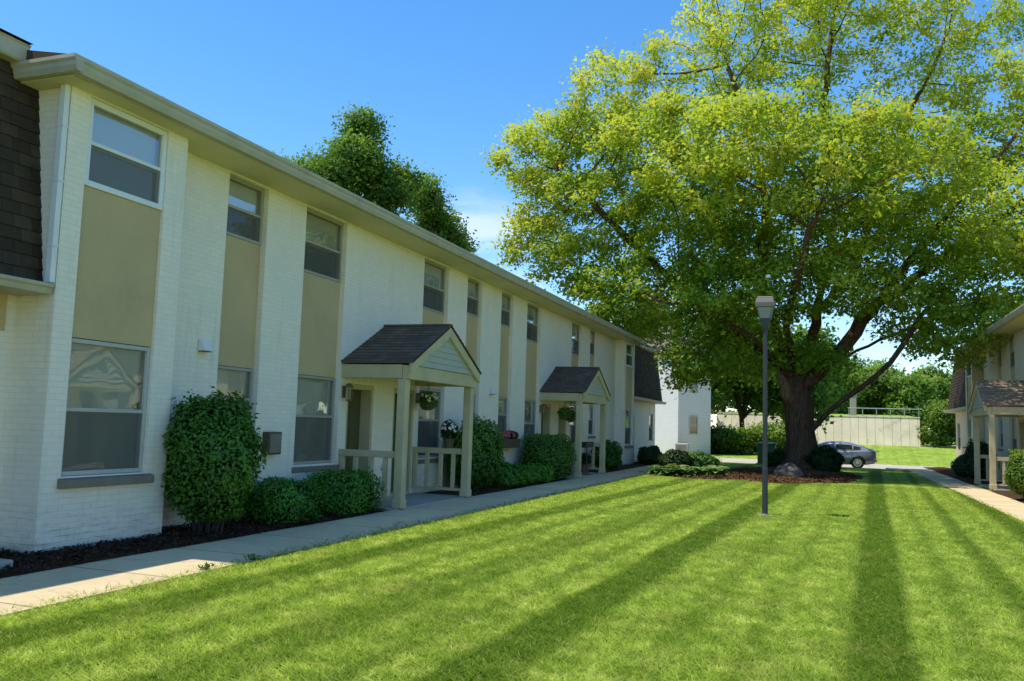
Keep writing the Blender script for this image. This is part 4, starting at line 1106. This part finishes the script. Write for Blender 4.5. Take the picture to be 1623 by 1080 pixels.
# green utility cabinet on the far lawn
ub_ = thing('utility_cabinet', 'green metal utility cabinet on the far lawn left of the maple trunk', 'utility box', (-2.9, 44.6, 0))
b = MB(); b.box((-3.42, 44.2, -.05), (-2.42, 45.1, .06)); b.build('pad', 'slab', ub_, .01)
b = MB(); b.box((-3.34, 44.26, .06), (-2.50, 45.0, .98)); b.build('cabinet', 'green_box', ub_, .02)
b = MB(); b.prism([(-3.38, 44.20, .982), (-3.38, 45.04, .982), (-3.38, 45.04, 1.10), (-3.38, 44.20, 1.04)], (.92, 0, 0)); b.build('lid', 'green_box', ub_, .015)
b = MB(); b.box((-2.93, 44.235, .12), (-2.91, 44.258, .95)); b.box((-2.88, 44.225, .5), (-2.84, 44.258, .62)); b.build('door_latch', 'black_metal', ub_)

# ------------------------------------------------------------------ parked car on the cross drive
def car(ox, oy, oz):
    root = thing('parked_car', 'dark blue-grey sedan parked on the cross drive behind the maple trunk', 'car', (ox, oy, oz))
    # stations along the length, nose at -2.2 and tail at +2.2 : x, half width at sill, half width at belt, z bottom, z belt, z deck
    st = [(-2.20, .55, .58, .36, .55, .58), (-2.12, .72, .74, .24, .60, .68), (-1.75, .82, .84, .20, .66, .78), (-1.0, .86, .87, .19, .74, .90), (-.55, .87, .88, .19, .80, .95), (0, .87, .88, .19, .83, .96),
          (.7, .87, .88, .19, .86, .97), (1.3, .86, .87, .20, .89, .98), (1.75, .83, .85, .22, .91, 1.01), (2.08, .74, .78, .28, .90, 1.0), (2.2, .62, .68, .36, .82, .90)]
    b = MB(); rings = []
    for x, ws, wb, z0, zb, zd in st:
        half = [(ws*.86, z0), (ws, z0+.07), (wb*1.015, (z0+zb)/2), (wb, zb-.05), (wb*.97, zb), (wb*.80, zd-.02), (0, zd)]
        ring = [(ox+x, oy-y, oz+z) for y, z in half]+[(ox+x, oy+y, oz+z) for y, z in reversed(half[:-1])]
        rings.append(len(b.v)); b.v += ring
    m = 13
    for k in range(len(rings)-1):
        for q in range(m):
            e = (q+1) % m; b.f.append((rings[k]+q, rings[k+1]+q, rings[k+1]+e, rings[k]+e))
    b.f.append(tuple(rings[0]+q for q in range(m))); b.f.append(tuple(rings[-1]+q for q in reversed(range(m))))
    body = b.build('body', 'car', root, smooth=True)
    # greenhouse: stations x, z, half width
    roof = [(-.95, .91, .70), (-.30, 1.26, .60), (.0, 1.33, .585), (.55, 1.355, .58), (1.05, 1.30, .57), (1.45, 1.18, .58), (1.98, .99, .62)]
    b = MB(); rr = []
    base = lambda x: (.80 if x < 1.3 else .80-.10*(x-1.3)/.7)
    for x, z, hw in roof:
        zb = .90+.03*max(0, x)
        half = [(base(x), min(zb, z)), (hw+.06, zb+(z-zb)*.72 if z > zb else z), (hw*.9, z-.015 if z > zb+.05 else z), (0, z)]
        ring = [(ox+x, oy-y, oz+q) for y, q in half]+[(ox+x, oy+y, oz+q) for y, q in reversed(half[:-1])]
        rr.append(len(b.v)); b.v += ring
    for k in range(len(rr)-1):
        for q in range(6): b.f.append((rr[k]+q, rr[k+1]+q, rr[k+1]+q+1, rr[k]+q+1))
    b.build('roof', 'car', root, smooth=True)
    def side(x, t, sg, off=.008):
        for (a, za, ha), (c_, zc, hc) in zip(roof[:-1], roof[1:]):
            if a <= x <= c_:
                f = (x-a)/(c_-a); z = za+(zc-za)*f; hw = ha+(hc-ha)*f; zb = .90+.03*max(0, x); zt = zb+(z-zb)*.72
                return (ox+x, oy+sg*(base(x)+(hw+.06-base(x))*t+off), oz+zb+(zt-zb)*t)
    for sg in (-1, 1):
        for xa, xb, ta, tb in ((-.66, .22, .10, .93), (.30, 1.08, .10, .93), (1.14, 1.48, .12, .85)):
            b = MB(); n_ = 6
            for k in range(n_):
                x0, x1 = xa+(xb-xa)*k/n_, xa+(xb-xa)*(k+1)/n_
                lim = lambda x: tb if x > -.3 else .93*max(.15, (x+.80)/.5)
                b.quad(side(x0, ta, sg), side(x1, ta, sg), side(x1, min(tb, lim(x1)), sg), side(x0, min(tb, lim(x0)), sg))
            b.build('side_window', 'car_glass', root)
        b = MB(); y = oy+sg*.885
        for x in (-.62, .26, 1.02): b.box((ox+x-.006, y-.004, oz+.30), (ox+x+.006, y+.004, oz+.84))
        b.build('door_gap', 'rubber', body)
        for x in (.05, .85):
            b = MB(); b.box((ox+x-.09, y-.01, oz+.745), (ox+x+.09, y+.022, oz+.775)); b.build('door_handle', 'car', body, .006)
        b = MB(); b.lathe((ox-.62, oy+sg*.97, oz+.96), [(.03, -.05), (.085, -.03), (.085, .05), (.04, .07)], 10); b.build('wing_mirror', 'car', body, smooth=True)
        for x in (-1.35, 1.32):
            yy = oy+sg*.80; arch = MB()
            ring = [(ox+x+.375*math.cos(t), yy+sg*.076, oz+.31+.375*math.sin(t)) for t in np.linspace(-.25, PI+.25, 20)]
            arch.poly(ring); arch.build('wheel_arch', 'rubber', body)
            tb_ = MB(); prof = [(.205, -.10), (.285, -.105), (.315, -.08), (.315, .08), (.285, .105), (.205, .10)]
            for q in range(28):
                for k in range(len(prof)-1):
                    P4 = []
                    for rr_, yq, th in ((*prof[k], q), (*prof[k+1], q), (*prof[k+1], q+1), (*prof[k], q+1)):
                        a = 2*PI*th/28; P4.append((ox+x+rr_*math.cos(a), yy+sg*(.02)+yq, oz+.315+rr_*math.sin(a)))
                    tb_.quad(*P4)
            wh = tb_.build('wheel', 'rubber', root, smooth=True)
            rb_ = MB()
            fy_ = yy+sg*.115
            for q in range(10):
                a0, a1 = 2*PI*q/10, 2*PI*(q+.62)/10
                rb_.poly([(ox+x+r_*math.cos(a), fy_+sg*o_, oz+.315+r_*math.sin(a)) for r_, a, o_ in ((.05, a0, .01), (.20, a0, 0), (.20, a1, 0), (.05, a1, .01))])
            rb_.poly([(ox+x+.075*math.cos(t), fy_+sg*.014, oz+.315+.075*math.sin(t)) for t in np.linspace(0, 2*PI, 14, endpoint=False)])
            for q in range(28):
                P4 = [(ox+x+r_*math.cos(2*PI*th/28), fy_, oz+.315+r_*math.sin(2*PI*th/28)) for r_, th in ((.185, q), (.21, q), (.21, q+1), (.185, q+1))]; rb_.quad(*P4)
            rb_.build('rim', 'alloy', wh)
        b = MB(); b.box((ox+1.98, oy+sg*.60-.14, oz+.74), (ox+2.17, oy+sg*.60+.155, oz+.90)); b.build('tail_light', 'red_lens', root, .03)
        b = MB(); b.box((ox-2.13, oy+sg*.56-.15, oz+.52), (ox-1.92, oy+sg*.56+.17, oz+.65)); b.build('headlight', 'lamp_glass', root, .03)
    for lab, (xa, za, ha), (xb, zb, hb) in (('windscreen', (-.90, .945, .64), (-.36, 1.238, .56)), ('rear_window', (1.50, 1.175, .53), (1.88, 1.035, .56))):
        b = MB(); dz = .014; b.quad((ox+xa, oy-ha, oz+za+dz), (ox+xa, oy+ha, oz+za+dz), (ox+xb, oy+hb, oz+zb+dz), (ox+xb, oy-hb, oz+zb+dz)); b.build(lab, 'car_glass', root)
    b = MB(); b.box((ox+2.02, oy-.66, oz+.36), (ox+2.245, oy+.66, oz+.50)); b.build('bumper', 'car', root, .05)
    return root
car(-.02, 47.75, -.105)

# ------------------------------------------------------------------ far white house at the end of the left building
wh = thing('white_house', 'tall white sided house seen past the end of the left building', 'house', (-9.6, 60, 0))
A_, B_, C_h, D_ = Vector((-9.16, 56, 0)), Vector((-7.35, 58.0, 0)), Vector((-11.6, 63.4, 0)), Vector((-14.0, 59.6, 0))
b = MB(); b.prism([p+Vector((0, 0, -.2)) for p in (A_, B_, C_h, D_)], (0, 0, 6.8)); b.build('wall', 'white_wall', wh)
ctr_ = (A_+B_+C_h+D_)/4; b = MB(); ev = [p+(p-ctr_).normalized()*.55+Vector((0, 0, 6.6)) for p in (A_, B_, C_h, D_)]
b.poly(list(reversed(ev)))
for k in range(4): b.poly([ev[k], ev[(k+1) % 4], ctr_+Vector((0, 0, 8.8))]); 
b.build('roof', 'roof_grey', wh)
ab = (B_-A_).normalized(); nab = Vector((ab.y, -ab.x, 0))
for t_, z in ((.9, 1.3), (.9, 4.0)):
    def q_(a, o, zz): return A_+ab*(t_+a)+nab*o+Vector((0, 0, zz))
    b = MB()
    for a, c_, e, f in ((0, .07, 0, 1.2), (.63, .7, 0, 1.2), (.07, .63, 0, .07), (.07, .63, 1.13, 1.2), (.07, .63, .57, .62)):
        b.prism([q_(a, -.02, z+e), q_(c_, -.02, z+e), q_(c_, -.02, z+f), q_(a, -.02, z+f)], nab*.06)
    f = b.build('window', 'frame', wh); b = MB(); b.quad(q_(.07, .012, z+.07), q_(.63, .012, z+.07), q_(.63, .012, z+1.13), q_(.07, .012, z+1.13)); b.build('pane', 'car_glass', f)
ac = thing('air_conditioner', 'pale air conditioning unit at the foot of the far white house', 'air conditioner', (-8.7, 55.2, 0))
b = MB(); b.box((-9.15, 54.8, -.12), (-8.35, 55.6, .75)); b.build('housing', 'frame', ac, .03)
b = MB()
for k in range(9): b.box((-9.08, 54.775, .0+k*.075), (-8.42, 54.798, .03+k*.075))
b.build('grille', 'grey_metal', ac); b = MB(); b.lathe((-8.75, 55.2, .752), [(.30, 0), (.32, .03), (.05, .04)], 20); b.build('fan_guard', 'black_metal', ac)

# ------------------------------------------------------------------ small things on and by the fronts
def wall_lantern(lab, u, z, S=L):
    x, y, _ = S.P(u, 0, z); s_ = S.s
    r = thing('wall_lantern', lab, 'wall lamp', (x, y, z), 'wall lanterns beside the porch doors')
    b = MB(); b.box((x+s_*.002, y-.055, z-.11), (x+s_*.025, y+.055, z+.11)); b.build('back_plate', 'brass', r, .006)
    b = MB(); b.tube([(x+s_*.02, y, z+.07), (x+s_*.08, y, z+.15), (x+s_*.13, y, z+.13)], .010, 6); b.lathe((x+s_*.13, y, z-.16), [(.015, -.02), (.06, 0), (.062, .015)], 8); b.lathe((x+s_*.13, y, z+.08), [(.085, 0), (.07, .03), (.02, .08)], 8)
    for k in range(6):
        a = 2*PI*k/6; b.tube([(x+s_*.13+.058*math.cos(a), y+.058*math.sin(a), z-.15), (x+s_*.13+.072*math.cos(a), y+.072*math.sin(a), z+.085)], .006, 4)
    b.build('cage', 'brass', r); b = MB(); b.lathe((x+s_*.13, y, z-.145), [(.030, 0), (.038, .21)], 8); b.build('lamp_glass', 'amber_glass', r)
wall_lantern('brass wall lantern left of the first porch doors', 13.91, 2.10); wall_lantern('brass wall lantern right of the first porch doors', 16.98, 2.10)
wall_lantern('brass wall lantern left of the second porch doors', 25.52, 2.10); wall_lantern('brass wall lantern right of the second porch doors', 28.65, 2.10)
def vent(lab, u, z):
    x, y, _ = L.P(u, 0, z); r = thing('vent_hood', lab, 'vent hood', (x, y, z), 'dryer vents on the left front')
    b = MB(); b.prism([(x+.002, y-.09, z+.09), (x+.06, y-.09, z+.09), (x+.13, y-.09, z-.05), (x+.13, y-.09, z-.075), (x+.002, y-.09, z-.075)], (0, .18, 0)); b.build('hood', 'white_metal', r, .006)
    b = MB(); b.box((x+.01, y-.08, z-.085), (x+.115, y+.08, z-.0755)); b.build('flap', 'black_metal', r)
vent('white dryer vent hood on the brick nearest the round shrub', 10.02, 2.58); vent('small vent hood on the brick beyond the first porch', 21.3, 2.45)
mb_ = thing('meter_box', 'grey utility meter box on the brick behind the round shrub', 'meter box', (-8.45, 11.72, 1.18))
b = MB(); b.box((-8.448, 11.55, 1.0), (-8.32, 11.90, 1.36)); b.build('box', 'planter', mb_, .01); b = MB(); b.box((-8.319, 11.58, 1.03), (-8.31, 11.87, 1.33)); b.build('cover', 'sill', mb_, .003); 

def flowers(root, c, r, n, petal, name='blossom', leaf='leaf_dark', size=.07, nf=60):
    d = rng.normal(size=(n, 3)); d /= np.linalg.norm(d, axis=1)[:, None]; p = np.array(c)+d*rng.uniform(.5, 1.05, (n, 1))*np.array(r)
    np_mesh('foliage', leaves(p, rng.uniform(.7, 1.4, n)*size, d, .4, .6), 4, leaf, rng.random(n), root)
    if petal:
        d = rng.normal(size=(nf, 3)); d[:, 2] = np.abs(d[:, 2]); d /= np.linalg.norm(d, axis=1)[:, None]; p = np.array(c)+d*1.04*np.array(r)
        stuff(np_mesh(name, leaves(np.repeat(p, 4, 0)+rng.normal(0, .015, (nf*4, 3)), np.full(nf*4, .05), np.repeat(d, 4, 0), .7, .9), 4, petal, None, root))
fb = thing('flower_box', 'brown flower box of pink blooms under a kitchen window', 'flower box', (-8.3, 22.4, 1.0))
b = MB(); b.prism([(-8.44, 21.75, 1.20), (-8.17, 21.75, 1.20), (-8.21, 21.75, .95), (-8.44, 21.75, .95)], (0, 1.3, 0)); b.build('box', 'planter', fb, .008); flowers(fb, (-8.30, 22.4, 1.27), (.15, .62, .13), 900, 'petal_pink', nf=120)
def hanging(lab, x, y, z, petal):
    r = thing('hanging_basket', lab, 'hanging basket', (x, y, z), 'hanging baskets under the porches')
    b = MB(); b.lathe((x, y, z-.14), [(.07, 0), (.14, .06), (.165, .15), (.15, .152)], 14); b.build('basket', 'planter', r)
    b = MB()
    for k in range(3): a = 2*PI*k/3; b.tube([(x+.155*math.cos(a), y+.155*math.sin(a), z), (x, y, 2.35)], .004, 4, False)
    b.tube([(x, y, 2.34), (x, y, 2.557)], .004, 4, False); b.build('hanger', 'black_metal', r); flowers(r, (x, y, z+.06), (.21, .21, .19), 700, petal, nf=30, leaf='leaf_bush')
hanging('leafy basket hanging under the second porch by its near edge', -7.75, 25.85, 1.92, None); hanging('leafy basket hanging under the second porch near its doors', -7.85, 26.9, 1.86, None)
hanging('white flowered basket hanging at the far side of the first porch', -8.05, 16.7, 1.98, 'petal_white')
def potted(lab, x, y, z, r, petal, h=.28, mat='clay'):
    t = thing('potted_plant', lab, 'potted plant', (x, y, z))
    b = MB(); b.lathe((x, y, z), [(r*.7, 0), (r, h*.85), (r*1.1, h*.85), (r*1.1, h), (r*.95, h), (r*.9, h*.9)], 16); b.build('pot', mat, t); flowers(t, (x, y, z+h+.16), (r*1.5, r*1.5, .22), 700, petal, nf=45)
potted('dark potted plant with white blooms on the first porch railing', -7.62, 16.9, 1.052, .12, 'petal_white', .2, 'planter'); 
potted('clay pot of greenery on the second porch slab', -7.7, 28.2, .055, .15, None)
ps = thing('planter_stand', 'dark trough planter on a thin stand beside the second porch', 'planter', (-7.35, 27.3, .055))
b = MB(); b.tube([(-7.40, 27.3, .06), (-7.40, 27.3, .92)], .022, 8); b.lathe((-7.40, 27.3, .055), [(.16, 0), (.16, .015), (.03, .03)], 14); b.build('stand', 'black_metal', ps)
b = MB(); b.prism([(-7.52, 26.85, 1.10), (-7.28, 26.85, 1.10), (-7.31, 26.85, .92), (-7.49, 26.85, .92)], (0, .9, 0)); b.build('trough', 'black_metal', ps, .01)
hb = thing('hose_bib', 'small garden tap on the brick between the first porch doors', 'garden tap', (-8.45, 15.5, .62))
b = MB(); b.tube([(-8.449, 15.5, .62), (-8.36, 15.5, .62), (-8.33, 15.5, .57)], .014, 8); b.lathe((-8.385, 15.5, .64), [(.012, 0), (.012, .04), (.035, .045), (.035, .06)], 8); b.build('tap', 'brass', hb)
# stray weeds where the lawn meets the walk
for i, (x, y) in enumerate(((-5.97, 7.35), (-5.95, 8.1))):
    n = 40; a = rng.uniform(0, 2*PI, n); rr = rng.uniform(0, .07, n); p = np.column_stack([x+rr*np.cos(a), y+rr*np.sin(a), rng.uniform(.03, .09, n)])
    r = thing('weed', 'small broadleaf weed at the lawn edge beside the left walk', 'weed', (x, y, 0), 'weeds at the lawn edge'); np_mesh('leaf_rosette', leaves(p, rng.uniform(.03, .06, n), np.tile([0, 0, 1.], (n, 1)), .4, .5), 4, 'leaf_bush', rng.random(n), r)
